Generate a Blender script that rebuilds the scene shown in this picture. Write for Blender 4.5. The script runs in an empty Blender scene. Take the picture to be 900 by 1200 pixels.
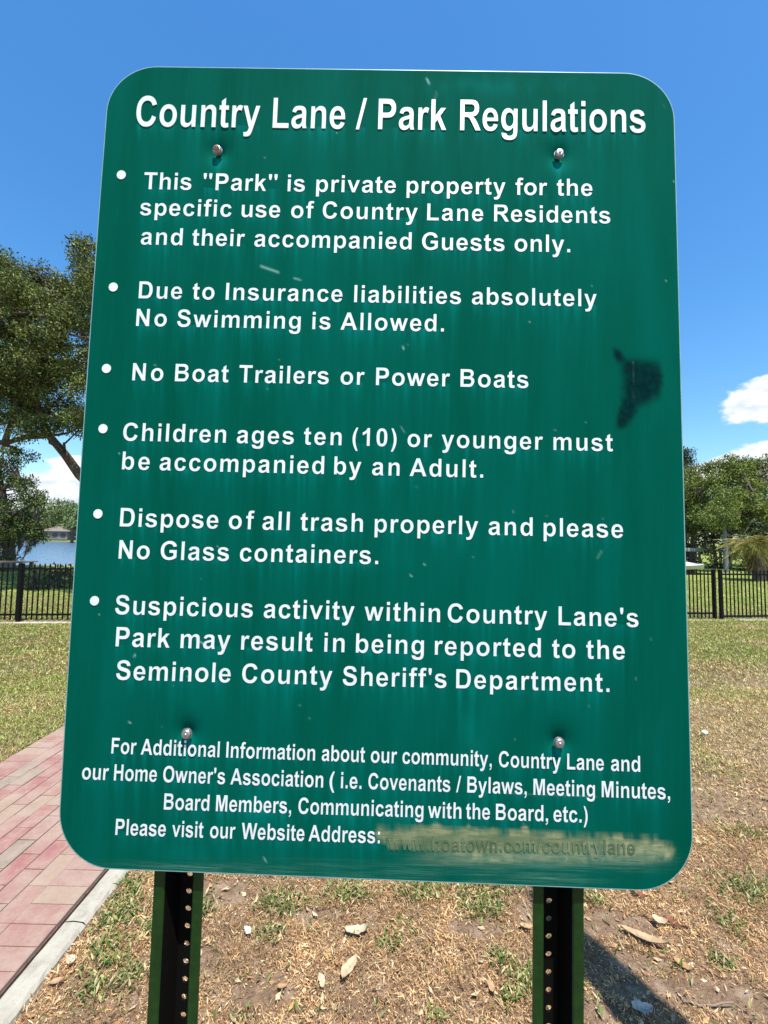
import bpy, bmesh, math, random
import numpy as np
from mathutils import Vector, Matrix
from mathutils.geometry import tessellate_polygon

R = math.radians
rnd = random.Random(7)
rng = np.random.default_rng(11)
scene = bpy.context.scene
COL = scene.collection

# ------------------------------------------------------------------ camera
F, CX, CY = 500.0, 450.0, 600.0          # focal length and centre in pixels of the 900 x 1200 photograph
PITCH, ROLL, CAM_H = R(3.6), R(0.9), 1.70
cam_rot = Matrix.Rotation(R(90) + PITCH, 3, 'X') @ Matrix.Rotation(ROLL, 3, 'Z')
cam_pos = Vector((0, 0, CAM_H))
cd = bpy.data.cameras.new('camera'); cam = bpy.data.objects.new('camera', cd); COL.objects.link(cam)
cam.matrix_world = Matrix.Translation(cam_pos) @ cam_rot.to_4x4()
cd.sensor_fit = 'VERTICAL'; cd.sensor_height = 24.0; cd.lens = 24.0 * F / 1200.0
cd.clip_start = 0.02; cd.clip_end = 3000
scene.camera = cam

# ------------------------------------------------------------------ light
SUN_EL = R(70); SUN_AZ = math.atan2(0.40, -0.917)     # from +Y towards +X: behind the camera, to the right
to_sun = Vector((math.cos(SUN_EL) * math.sin(SUN_AZ), math.cos(SUN_EL) * math.cos(SUN_AZ), math.sin(SUN_EL)))
sd = bpy.data.lights.new('sun', 'SUN'); sd.energy = 5.0; sd.angle = R(0.55); sd.color = (1.0, 0.955, 0.88)
sun = bpy.data.objects.new('sun', sd); COL.objects.link(sun)
sun.rotation_euler = to_sun.to_track_quat('Z', 'Y').to_euler()
scene.view_settings.view_transform = 'Standard'; scene.view_settings.look = 'None'
scene.view_settings.gamma = 1.0; scene.view_settings.use_curve_mapping = False
scene.view_settings.exposure = 0.70

def ray(px, py):
    return (cam_rot @ Vector(((px - CX) / F, -(py - CY) / F, -1.0)))
def gp(px, py, z=0.0):                    # the point at height z seen at a pixel
    d = ray(px, py); t = (z - CAM_H) / d.z
    return cam_pos + d * t
def at(px, py, Y):                        # the point seen at a pixel, Y metres ahead
    d = ray(px, py); return cam_pos + d * (Y / d.y)

def build_world():
    w = bpy.data.worlds.new("World"); scene.world = w; w.use_nodes = True
    nt = w.node_tree; N = nt.nodes; L = nt.links; N.clear()
    out = N.new('ShaderNodeOutputWorld'); bg = N.new('ShaderNodeBackground')
    sky = N.new('ShaderNodeTexSky'); sky.sky_type = 'NISHITA'; sky.sun_disc = False
    sky.sun_elevation = SUN_EL; sky.sun_rotation = SUN_AZ
    sky.air_density = 1.25; sky.dust_density = 0.6; sky.ozone_density = 2.2
    hs = N.new('ShaderNodeHueSaturation'); hs.inputs['Saturation'].default_value = 1.23; hs.inputs['Value'].default_value = 1.0
    tn = N.new('ShaderNodeMix'); tn.data_type = 'RGBA'; tn.blend_type = 'MULTIPLY'; tn.inputs['Factor'].default_value = 1; tn.inputs['B'].default_value = (.90, 1.02, 1.12, 1)
    L.new(sky.outputs[0], tn.inputs['A']); L.new(tn.outputs['Result'], hs.inputs['Color'])
    tc = N.new('ShaderNodeTexCoord')
    noi = N.new('ShaderNodeTexNoise'); noi.inputs['Scale'].default_value = 9.0; noi.inputs['Detail'].default_value = 9.0
    noi.inputs['Roughness'].default_value = 0.58
    mp = N.new('ShaderNodeMapping'); mp.inputs['Scale'].default_value = (1, 1, 2.2)
    L.new(tc.outputs['Generated'], mp.inputs['Vector']); L.new(mp.outputs[0], noi.inputs['Vector'])
    def math_(op, a, b=None, clamp=False):
        m = N.new('ShaderNodeMath'); m.operation = op; m.use_clamp = clamp
        for i, v in enumerate((a, b)):
            if v is None: continue
            if isinstance(v, (int, float)): m.inputs[i].default_value = v
            else: L.new(v, m.inputs[i])
        return m.outputs[0]
    total = None
    blobs = [(903, 470, .080, 1.9), (874, 478, .036, 1.7), (935, 455, .09, 1.7), (1000, 470, .12, 1.8),
             (875, 545, .10, 3.2), (930, 535, .10, 2.6), (825, 560, .09, 3.6), (760, 575, .12, 3.5), (1010, 540, .14, 3.0),
             (60, 572, .080, 2.2), (95, 566, .09, 2.0), (20, 590, .08, 2.6), (-60, 580, .12, 2.6), (150, 585, .12, 3.2),
             (300, 590, .12, 3.6), (450, 600, .10, 3.4), (620, 585, .12, 3.2), (-250, 520, .16, 2.2), (1200, 470, .18, 2.4)]
    for bx, by, r, sq in blobs:
        d = ray(bx, by).normalized()
        sub = N.new('ShaderNodeVectorMath'); sub.operation = 'SUBTRACT'; L.new(tc.outputs['Generated'], sub.inputs[0]); sub.inputs[1].default_value = d
        mul = N.new('ShaderNodeVectorMath'); mul.operation = 'MULTIPLY'; L.new(sub.outputs[0], mul.inputs[0]); mul.inputs[1].default_value = (1 / r, 1 / r, sq / r)
        ln = N.new('ShaderNodeVectorMath'); ln.operation = 'LENGTH'; L.new(mul.outputs[0], ln.inputs[0])
        v = math_('SUBTRACT', 1.0, ln.outputs['Value'])
        v = math_('MAXIMUM', v, -1.0)
        total = v if total is None else math_('MAXIMUM', total, v)
    shp = math_('ADD', math_('MULTIPLY', total, 0.55), math_('SUBTRACT', noi.outputs['Fac'], 0.47))
    mr = N.new('ShaderNodeMapRange'); mr.interpolation_type = 'SMOOTHSTEP'
    mr.inputs['From Min'].default_value = 0.03; mr.inputs['From Max'].default_value = 0.15
    L.new(shp, mr.inputs['Value'])
    cn = N.new('ShaderNodeTexNoise'); cn.inputs['Scale'].default_value = 22; cn.inputs['Detail'].default_value = 6
    L.new(mp.outputs[0], cn.inputs['Vector'])
    cr = N.new('ShaderNodeValToRGB'); L.new(cn.outputs['Fac'], cr.inputs[0])
    cr.color_ramp.elements[0].position = .35; cr.color_ramp.elements[0].color = (4.0, 4.5, 5.2, 1)
    cr.color_ramp.elements[1].position = .6; cr.color_ramp.elements[1].color = (6.2, 6.2, 6.2, 1)
    mix = N.new('ShaderNodeMix'); mix.data_type = 'RGBA'
    L.new(mr.outputs[0], mix.inputs['Factor']); L.new(hs.outputs[0], mix.inputs['A']); L.new(cr.outputs[0], mix.inputs['B'])
    bg.inputs['Strength'].default_value = 0.12
    L.new(mix.outputs['Result'], bg.inputs[0]); L.new(bg.outputs[0], out.inputs[0])
build_world()

# ------------------------------------------------------------------ materials
class NT:
    def __init__(s, name):
        s.m = bpy.data.materials.new(name); s.m.use_nodes = True; s.nt = s.m.node_tree
        s.N = s.nt.nodes; s.L = s.nt.links; s.p = s.N['Principled BSDF']; s.out = s.N['Material Output']
    def node(s, t, **k):
        n = s.N.new(t)
        for a, v in k.items(): setattr(n, a, v)
        return n
    def pos(s, kind='Object', scale=(1, 1, 1)):
        tc = s.node('ShaderNodeTexCoord'); mp = s.node('ShaderNodeMapping'); mp.inputs['Scale'].default_value = scale
        s.L.new(tc.outputs[kind], mp.inputs[0]); return mp.outputs[0]
    def noise(s, vec, scale, detail=6, rough=.55, dist=0):
        n = s.node('ShaderNodeTexNoise'); s.L.new(vec, n.inputs['Vector'])
        n.inputs['Scale'].default_value = scale; n.inputs['Detail'].default_value = detail
        n.inputs['Roughness'].default_value = rough; n.inputs['Distortion'].default_value = dist
        return n.outputs['Fac']
    def ramp(s, fac, stops):
        r = s.node('ShaderNodeValToRGB'); s.L.new(fac, r.inputs[0]); e = r.color_ramp.elements
        while len(e) < len(stops): e.new(.5)
        for i, (p, c) in enumerate(stops):
            e[i].position = p; e[i].color = (c, c, c, 1) if isinstance(c, (int, float)) else (*c, 1)
        return r.outputs[0]
    def mix(s, fac, a, b, mode='MIX'):
        m = s.node('ShaderNodeMix', data_type='RGBA', blend_type=mode)
        for key, v in (('Factor', fac), ('A', a), ('B', b)):
            if isinstance(v, (int, float)): m.inputs[key].default_value = v
            elif isinstance(v, tuple): m.inputs[key].default_value = (*v, 1)
            else: s.L.new(v, m.inputs[key])
        return m.outputs['Result']
    def attr(s, name):
        a = s.node('ShaderNodeAttribute', attribute_name=name); return a.outputs['Color']
    def sep(s, c):
        n = s.node('ShaderNodeSeparateColor'); s.L.new(c, n.inputs[0]); return n.outputs
    def set(s, k, v):
        if isinstance(v, (int, float)): s.p.inputs[k].default_value = v
        elif isinstance(v, tuple): s.p.inputs[k].default_value = (*v, 1)
        else: s.L.new(v, s.p.inputs[k])
    def bump(s, h, strength=.4, dist=.01):
        b = s.node('ShaderNodeBump'); b.inputs['Strength'].default_value = strength; b.inputs['Distance'].default_value = dist
        s.L.new(h, b.inputs['Height']); s.L.new(b.outputs[0], s.p.inputs['Normal'])

def simple(name, col, rough=.6, metal=0, var=.25, scale=30, bump=.2, bd=.002, spec=.5, kind='Object'):
    t = NT(name); v = t.pos(kind)
    n = t.noise(v, scale)
    dark = tuple(c * (1 - var) for c in col); light = tuple(min(1, c * (1 + var)) for c in col)
    t.set('Base Color', t.ramp(n, [(.3, dark), (.7, light)])); t.set('Roughness', rough); t.set('Metallic', metal)
    t.set('Specular IOR Level', spec)
    if bump: t.bump(t.noise(v, scale * 4), bump, bd)
    return t.m

def leafmat(name, trans=.3, rough=.55, spec=.3):
    t = NT(name); c = t.attr('tint'); t.set('Base Color', c); t.set('Roughness', rough); t.set('Specular IOR Level', spec)
    tr = t.node('ShaderNodeBsdfTranslucent'); t.L.new(t.mix(1.0, c, (1.25, 1.35, .7), 'MULTIPLY'), tr.inputs[0])
    ms = t.node('ShaderNodeMixShader'); ms.inputs[0].default_value = trans
    t.L.new(t.p.outputs[0], ms.inputs[1]); t.L.new(tr.outputs[0], ms.inputs[2]); t.L.new(ms.outputs[0], t.out.inputs[0])
    return t.m
M = {}
M['leaf'] = leafmat('leaf', .16)
M['litter'] = leafmat('litter', .08, .8, .15)
M['blade'] = leafmat('blade', .2, .5, .3)
M['bark'] = simple('bark', (.10, .075, .055), .9, 0, .5, 6, .8, .03)
M['fence'] = simple('black_metal', (.005, .005, .0055), .5, 0, .3, 20, .1, .001, .15)
M['zinc'] = simple('zinc', (.42, .42, .41), .42, .9, .2, 200, .15, .0005)
M['rust'] = simple('rust', (.16, .045, .022), .85, .1, .5, 300, .5, .001)
M['alu'] = simple('aluminium_edge', (.22, .38, .38), .45, .1, .15, 60, 0)
M['wood'] = simple('grey_wood', (.20, .14, .10), .85, 0, .4, 5, .5, .01)
M['roof'] = simple('far_roof', (.17, .14, .12), .9, 0, .2, 2, 0)
M['wall'] = simple('far_wall', (.20, .17, .14), .9, 0, .1, 1, 0)
M['window'] = simple('window_glass', (.03, .04, .05), .15, 0, .1, 1, 0)

def mat_paint():
    t = NT('post_paint'); v = t.pos('Object')
    n = t.noise(v, 60); t.set('Base Color', t.mix(t.ramp(n, [(.35, 0.0), (.75, 1.0)]), (.006, .028, .005), (.012, .048, .008)))
    rs = t.noise(t.pos('Object', (1, 1, .3)), 45, 8, .7); t.set('Base Color', t.mix(t.ramp(rs, [(.62, 0.0), (.70, .8)]), t.p.inputs['Base Color'].links[0].from_socket, (.05, .022, .010)))
    t.set('Specular IOR Level', .22); t.set('Roughness', .42); t.bump(t.noise(v, 500), .08, .0006); return t.m
M['post'] = mat_paint()
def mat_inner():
    t = NT('post_channel_rust_shade'); v = t.pos('Object', (1, 1, .25))
    n = t.noise(v, 90, 8); t.set('Base Color', t.ramp(n, [(.38, (.0015, .003, .0015)), (.58, (.003, .002, .0015)), (.8, (.014, .005, .003))]))  # near-black paints the shade inside the channel; the brown flecks are rust
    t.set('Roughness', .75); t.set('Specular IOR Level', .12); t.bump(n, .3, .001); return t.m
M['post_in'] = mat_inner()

def mat_sign():
    t = NT('green_sheeting'); v = t.pos('Object')
    vs = t.pos('Object', (1, 1, .05)); fine = t.noise(vs, 160, 5, .6); broad = t.noise(t.pos('Object', (1, 1, .12)), 14, 4)
    blot = t.noise(v, 9, 5)
    base = t.mix(t.ramp(broad, [(.3, 0.0), (.7, 1.0)]), (.0003, .070, .042), (.0005, .096, .066))
    base = t.mix(t.ramp(fine, [(.50, 0.0), (.80, .20)]), base, (.001, .130, .105))
    base = t.mix(t.ramp(blot, [(.60, 0.0), (.80, .22)]), base, (.001, .12, .095))
    mk = t.sep(t.attr('marks')); m2 = t.sep(t.attr('marks2'))
    base = t.mix(mk[2], base, (.002, .200, .165))                      # pale run-off under the letters
    # scrubbed band
    sc = t.noise(t.pos('Object', (.25, 1, 2.2)), 150, 6, .65); blo = t.noise(v, 60, 6, .6)
    scr = t.mix(t.ramp(sc, [(.32, 0.0), (.62, 1.0)]), (.14, .185, .085), (.38, .37, .20))
    scr = t.mix(t.ramp(blo, [(.42, .0), (.62, .6)]), scr, (.09, .145, .07))
    scr = t.mix(t.ramp(t.noise(t.pos('Object', (1, 1, .5)), 70, 4), [(.60, 0.0), (.75, .4)]), scr, (.34, .37, .25))
    scr = t.mix(m2[2], scr, t.mix(t.ramp(blo, [(.35, 0.0), (.65, 1.0)]), (.045, .105, .045), (.105, .150, .075)))
    base = t.mix(mk[1], base, scr)
    # thin horizontal scouring below it
    hz = t.noise(t.pos('Object', (.03, 1, 1.0)), 420, 4, .7)
    s = t.node('ShaderNodeMath', operation='MULTIPLY'); t.L.new(m2[0], s.inputs[0]); t.L.new(t.ramp(hz, [(.45, 0.1), (.66, 1.0)]), s.inputs[1])
    base = t.mix(s.outputs[0], base, (.12, .26, .19))
    base = t.mix(m2[1], base, (.30, .55, .48))                        # scratches and specks
    sp = t.mix(t.ramp(t.noise(v, 120), [(.4, 0.0), (.8, 1.0)]), (.0010, .016, .017), (.003, .030, .028))
    base = t.mix(mk[0], base, sp)                                      # black overspray
    t.set('Base Color', base)
    t.set('Roughness', t.ramp(t.noise(v, 40), [(.3, .78), (.7, .85)])); t.set('Specular IOR Level', .008)
    t.bump(t.noise(v, 25, 3), .05, .004)
    return t.m
M['sign'] = mat_sign()
def mat_letter():
    t = NT('white_vinyl'); v = t.pos('Object')
    t.set('Base Color', t.ramp(t.noise(v, 50, 7), [(.3, (.66, .70, .70)), (.6, (.77, .79, .79))])); t.set('Roughness', .4); return t.m
M['letter'] = mat_letter()
def mat_ghost():
    t = NT('scrubbed_vinyl'); v = t.pos('Object'); n = t.noise(v, 32, 6)
    t.set('Base Color', t.ramp(n, [(.35, (.055, .11, .05)), (.55, (.12, .175, .09)), (.75, (.25, .29, .17))])); t.set('Roughness', .5); return t.m
M['ghost'] = mat_ghost()

def mat_ground():
    t = NT('ground_soil'); v = t.pos('Object')
    n1 = t.noise(v, 1.6, 6, .6); n2 = t.noise(v, 14, 8, .7); n3 = t.noise(v, 90, 6, .7)
    soil = t.ramp(n2, [(.3, (.085, .045, .025)), (.5, (.22, .135, .078)), (.66, (.38, .275, .19))])
    soil = t.mix(t.ramp(n3, [(.4, 0.0), (.65, .5)]), soil, (.38, .28, .19))
    grass = t.ramp(t.noise(v, 22, 8, .7), [(.32, (.022, .026, .009)), (.5, (.085, .08, .03)), (.68, (.28, .22, .11))])  # darkest stops paint the shadowed gaps between the blades
    lo = t.ramp(t.noise(t.pos('Object', (.5, 1, 1)), 1.1, 5, .6), [(.42, 0.0), (.56, 1.0)])
    c = t.node('ShaderNodeTexCoord'); sx = t.node('ShaderNodeSeparateXYZ'); t.L.new(c.outputs['Object'], sx.inputs[0])
    mr = t.node('ShaderNodeMapRange'); mr.inputs['From Min'].default_value = 3.2; mr.inputs['From Max'].default_value = 6.5; t.L.new(sx.outputs['Y'], mr.inputs['Value'])
    mm = t.node('ShaderNodeMath', operation='MULTIPLY'); t.L.new(mr.outputs[0], mm.inputs[0]); t.L.new(t.ramp(n1, [(.35, .45), (.6, 1.0)]), mm.inputs[1])
    near = t.mix(mm.outputs[0], soil, grass)
    mr2 = t.node('ShaderNodeMapRange'); mr2.inputs['From Min'].default_value = 9; mr2.inputs['From Max'].default_value = 13; t.L.new(sx.outputs['Y'], mr2.inputs['Value'])
    lawn = t.ramp(t.noise(v, 3.5, 8, .65), [(.3, (.085, .125, .022)), (.5, (.18, .22, .045)), (.7, (.36, .35, .12))])
    t.set('Base Color', t.mix(mr2.outputs[0], near, lawn)); t.set('Roughness', .95); t.set('Specular IOR Level', .1)
    t.bump(n3, .9, .02)
    return t.m
M['ground'] = mat_ground()
def mat_water():
    t = NT('lake_water'); v = t.pos('Object', (1, .35, 1))
    t.set('Base Color', (.10, .17, .26)); t.set('Roughness', .22); t.set('Specular IOR Level', .5)
    t.bump(t.noise(v, 1.6, 5), .5, .12); return t.m
M['water'] = mat_water()
def mat_conc():
    t = NT('concrete'); v = t.pos('Object')
    c = t.ramp(t.noise(v, 11, 9, .75), [(.28, (.20, .17, .125)), (.5, (.33, .30, .235)), (.72, (.41, .38, .30))])
    c = t.mix(t.ramp(t.noise(v, 140, 3), [(.62, 0.0), (.72, .6)]), c, (.22, .19, .15))
    t.set('Base Color', c); t.set('Roughness', .9); t.bump(t.noise(v, 220), .4, .003); return t.m
M['concrete'] = mat_conc()
def mat_brick(name, c):
    t = NT(name); v = t.pos('Object'); g = t.node('ShaderNodeObjectInfo')
    vv = t.node('ShaderNodeVectorMath', operation='ADD'); t.L.new(v, vv.inputs[0]); t.L.new(g.outputs['Location'], vv.inputs[1]); v = vv.outputs[0]
    a = t.ramp(t.noise(v, 420, 3, .7), [(.35, tuple(x * .72 for x in c)), (.6, c), (.75, tuple(min(1, x * 1.25) for x in c))])
    a = t.mix(t.ramp(t.noise(v, 9, 6, .7), [(.38, 0.0), (.62, .72)]), a, (.34, .245, .185))
    a = t.mix(t.ramp(t.noise(v, 60, 6, .75), [(.5, 0.0), (.75, .6)]), a, (.19, .135, .10))
    t.set('Base Color', a); t.set('Roughness', .92); t.bump(t.noise(v, 380), .8, .003); return t.m
BR = [mat_brick('brick_pink', (.31, .158, .125)), mat_brick('brick_red', (.30, .115, .10)), mat_brick('brick_tan', (.33, .225, .155)), mat_brick('brick_grey', (.24, .19, .14)), mat_brick('brick_rose', (.32, .19, .15))]
M['joint'] = simple('joint_sand', (.09, .062, .045), .95, 0, .4, 60, .5, .004)

# ------------------------------------------------------------------ helpers
def tag(o, label=None, cat=None, group=None, kind=None):
    if label: o['label'] = label
    if cat: o['category'] = cat
    if group: o['group'] = group
    if kind: o['kind'] = kind
    return o
def link(name, me, m=None, parent=None):
    o = bpy.data.objects.new(name, me); COL.objects.link(o)
    if m is not None:
        if not isinstance(m, (list, tuple)): m = [m]
        if len(me.materials): me.materials.clear()
        for x in m: me.materials.append(x)
    if parent: o.parent = parent
    return o
def empty(name, loc, label, cat, group=None, rz=0):
    o = bpy.data.objects.new(name, None); COL.objects.link(o); o.location = loc; o.rotation_euler = (0, 0, rz)
    o.empty_display_size = .2
    return tag(o, label, cat, group)
def npmesh(name, V, Fc, tint=None, smooth=False, n=4, attrs=None, mat_idx=None):
    V = np.asarray(V, np.float32).reshape(-1, 3); Fc = np.asarray(Fc, np.int32).reshape(-1, n)
    me = bpy.data.meshes.new(name)
    me.vertices.add(len(V)); me.vertices.foreach_set('co', V.ravel())
    me.loops.add(Fc.size); me.loops.foreach_set('vertex_index', Fc.ravel())
    me.polygons.add(len(Fc)); me.polygons.foreach_set('loop_start', np.arange(0, Fc.size, n, dtype=np.int32))
    if mat_idx is not None: me.polygons.foreach_set('material_index', np.asarray(mat_idx, np.int32))
    me.update(calc_edges=True)
    me.polygons.foreach_set('use_smooth', np.full(len(Fc), smooth))
    for k, a in (attrs or {}).items():
        at_ = me.attributes.new(k, 'FLOAT_COLOR', 'POINT')
        c = np.ones((len(V), 4), np.float32); c[:, :3] = a; at_.data.foreach_set('color', c.ravel())
    if tint is not None:
        at_ = me.attributes.new('tint', 'FLOAT_COLOR', 'POINT')
        c = np.ones((len(V), 4), np.float32); c[:, :3] = tint; at_.data.foreach_set('color', c.ravel())
    return me
def unit(a): return a / np.maximum(np.linalg.norm(a, axis=-1, keepdims=True), 1e-9)
def cards(P, D, Nn, ln, wd, tint, wpos=.45, cup=.12):
    """leaf shaped quads: base P, long direction D, facing Nn, folded slightly along the middle"""
    D = unit(D); S = unit(np.cross(D, Nn)); Nn = np.cross(S, D)
    ln = np.broadcast_to(ln, len(P))[:, None]; wd = np.broadcast_to(wd, len(P))[:, None]
    a = P; b = P + D * ln * wpos + S * wd * .5 + Nn * ln * cup; c = P + D * ln; d = P + D * ln * wpos - S * wd * .5 + Nn * ln * cup
    V = np.stack([a, b, c, d], 1).reshape(-1, 3); Fc = np.arange(len(V)).reshape(-1, 4)
    return V, Fc, np.repeat(tint, 4, 0)
class Cards:
    def __init__(s): s.V = []; s.T = []
    def add(s, V, Fc, T): s.V.append(V); s.T.append(T)
    def mesh(s, name):
        V = np.concatenate(s.V); return npmesh(name, V, np.arange(len(V)).reshape(-1, 4), np.concatenate(s.T))
def rdir(n): return unit(rng.normal(size=(n, 3)))
def tints(n, cols, var=.18):
    cols = np.array(cols, np.float32); c = cols[rng.integers(0, len(cols), n)]
    return c * (1 + rng.normal(0, var, (n, 1))).clip(.45, 1.7)
def tube(pts, rads, seg=8, bumpy=0.0, V0=0):
    pts = [Vector(p) for p in pts]; V = []; Fc = []
    for i, (p, r) in enumerate(zip(pts, rads)):
        d = (pts[min(i + 1, len(pts) - 1)] - pts[max(i - 1, 0)]).normalized()
        u = d.cross(Vector((.3, .9, .2))).normalized(); w = d.cross(u)
        for k in range(seg):
            a = 2 * math.pi * k / seg; rr = r * (1 + bumpy * (rnd.random() - .5))
            V.append(p + u * math.cos(a) * rr + w * math.sin(a) * rr)
    for i in range(len(pts) - 1):
        for k in range(seg):
            a = i * seg + k; b = i * seg + (k + 1) % seg
            Fc.append((a + V0, b + V0, b + seg + V0, a + seg + V0))
    return V, Fc
class Tubes:
    def __init__(s): s.V = []; s.F = []
    def add(s, pts, rads, seg=8, bumpy=0):
        v, f = tube(pts, rads, seg, bumpy, len(s.V)); s.V += v; s.F += f
    def mesh(s, name): return npmesh(name, s.V, s.F, smooth=True)
def wob(p, q, n, amp):
    p = Vector(p); q = Vector(q); out = []
    for i in range(n + 1):
        t = i / n; o = Vector((rnd.uniform(-1, 1), rnd.uniform(-1, 1), rnd.uniform(-1, 1))) * amp * math.sin(math.pi * t)
        out.append(p.lerp(q, t) + o)
    return out
def boxes(name, lst):
    """several boxes in one mesh: (x0,x1,y0,y1,z0,z1)"""
    V = []; Fc = []
    for x0, x1, y0, y1, z0, z1 in lst:
        b = len(V); V += [(x, y, z) for z in (z0, z1) for y in (y0, y1) for x in (x0, x1)]
        Fc += [tuple(b + i for i in f) for f in ((0, 2, 3, 1), (4, 5, 7, 6), (0, 1, 5, 4), (2, 6, 7, 3), (0, 4, 6, 2), (1, 3, 7, 5))]
    return npmesh(name, V, Fc)

# ------------------------------------------------------------------ setting: ground, lake
def sm(x, a, b):
    t = np.clip((x - a) / (b - a), 0, 1); return t * t * (3 - 2 * t)
def ground_z(x, y):
    x = np.asarray(x, float); y = np.asarray(y, float)
    basin = sm(y, 22 + .05 * np.abs(x), 29 + .05 * np.abs(x)) * (1 - sm(x, 6, 16)) * (1 - sm(y, 112, 124))
    z = -1.3 * basin
    z = z + .010 * np.sin(x * 2.3 + 1) * np.sin(y * 1.7) * sm(y, 2, 5) * (1 - sm(y, 60, 80))
    return z
def build_ground():
    t = np.linspace(-1, 1, 321); X = np.sinh(t * 7.0) / np.sinh(7.0) * 1500
    Y = np.sinh(t * 7.0) / np.sinh(7.0) * 1500 + 3.0
    gx, gy = np.meshgrid(X, Y); gz = ground_z(gx, gy)
    near = np.exp(-((gx) ** 2 + (gy - 3) ** 2) / 60.0)
    gz = gz + near * .006 * rng.normal(size=gx.shape) * (gx > -1.25)
    V = np.stack([gx, gy, gz], -1).reshape(-1, 3); n = len(X)
    i = np.arange(n * n).reshape(n, n); Fc = np.stack([i[:-1, :-1], i[:-1, 1:], i[1:, 1:], i[1:, :-1]], -1).reshape(-1, 4)
    o = link('ground', npmesh('ground', V, Fc, smooth=True), M['ground']); tag(o, kind='structure')
    me = npmesh('lake', [(-900, 20, -.42), (17, 20, -.42), (17, 126, -.42), (-900, 126, -.42)], [(0, 1, 2, 3)])
    tag(link('lake', me, M['water']), kind='structure')
build_ground()

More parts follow.
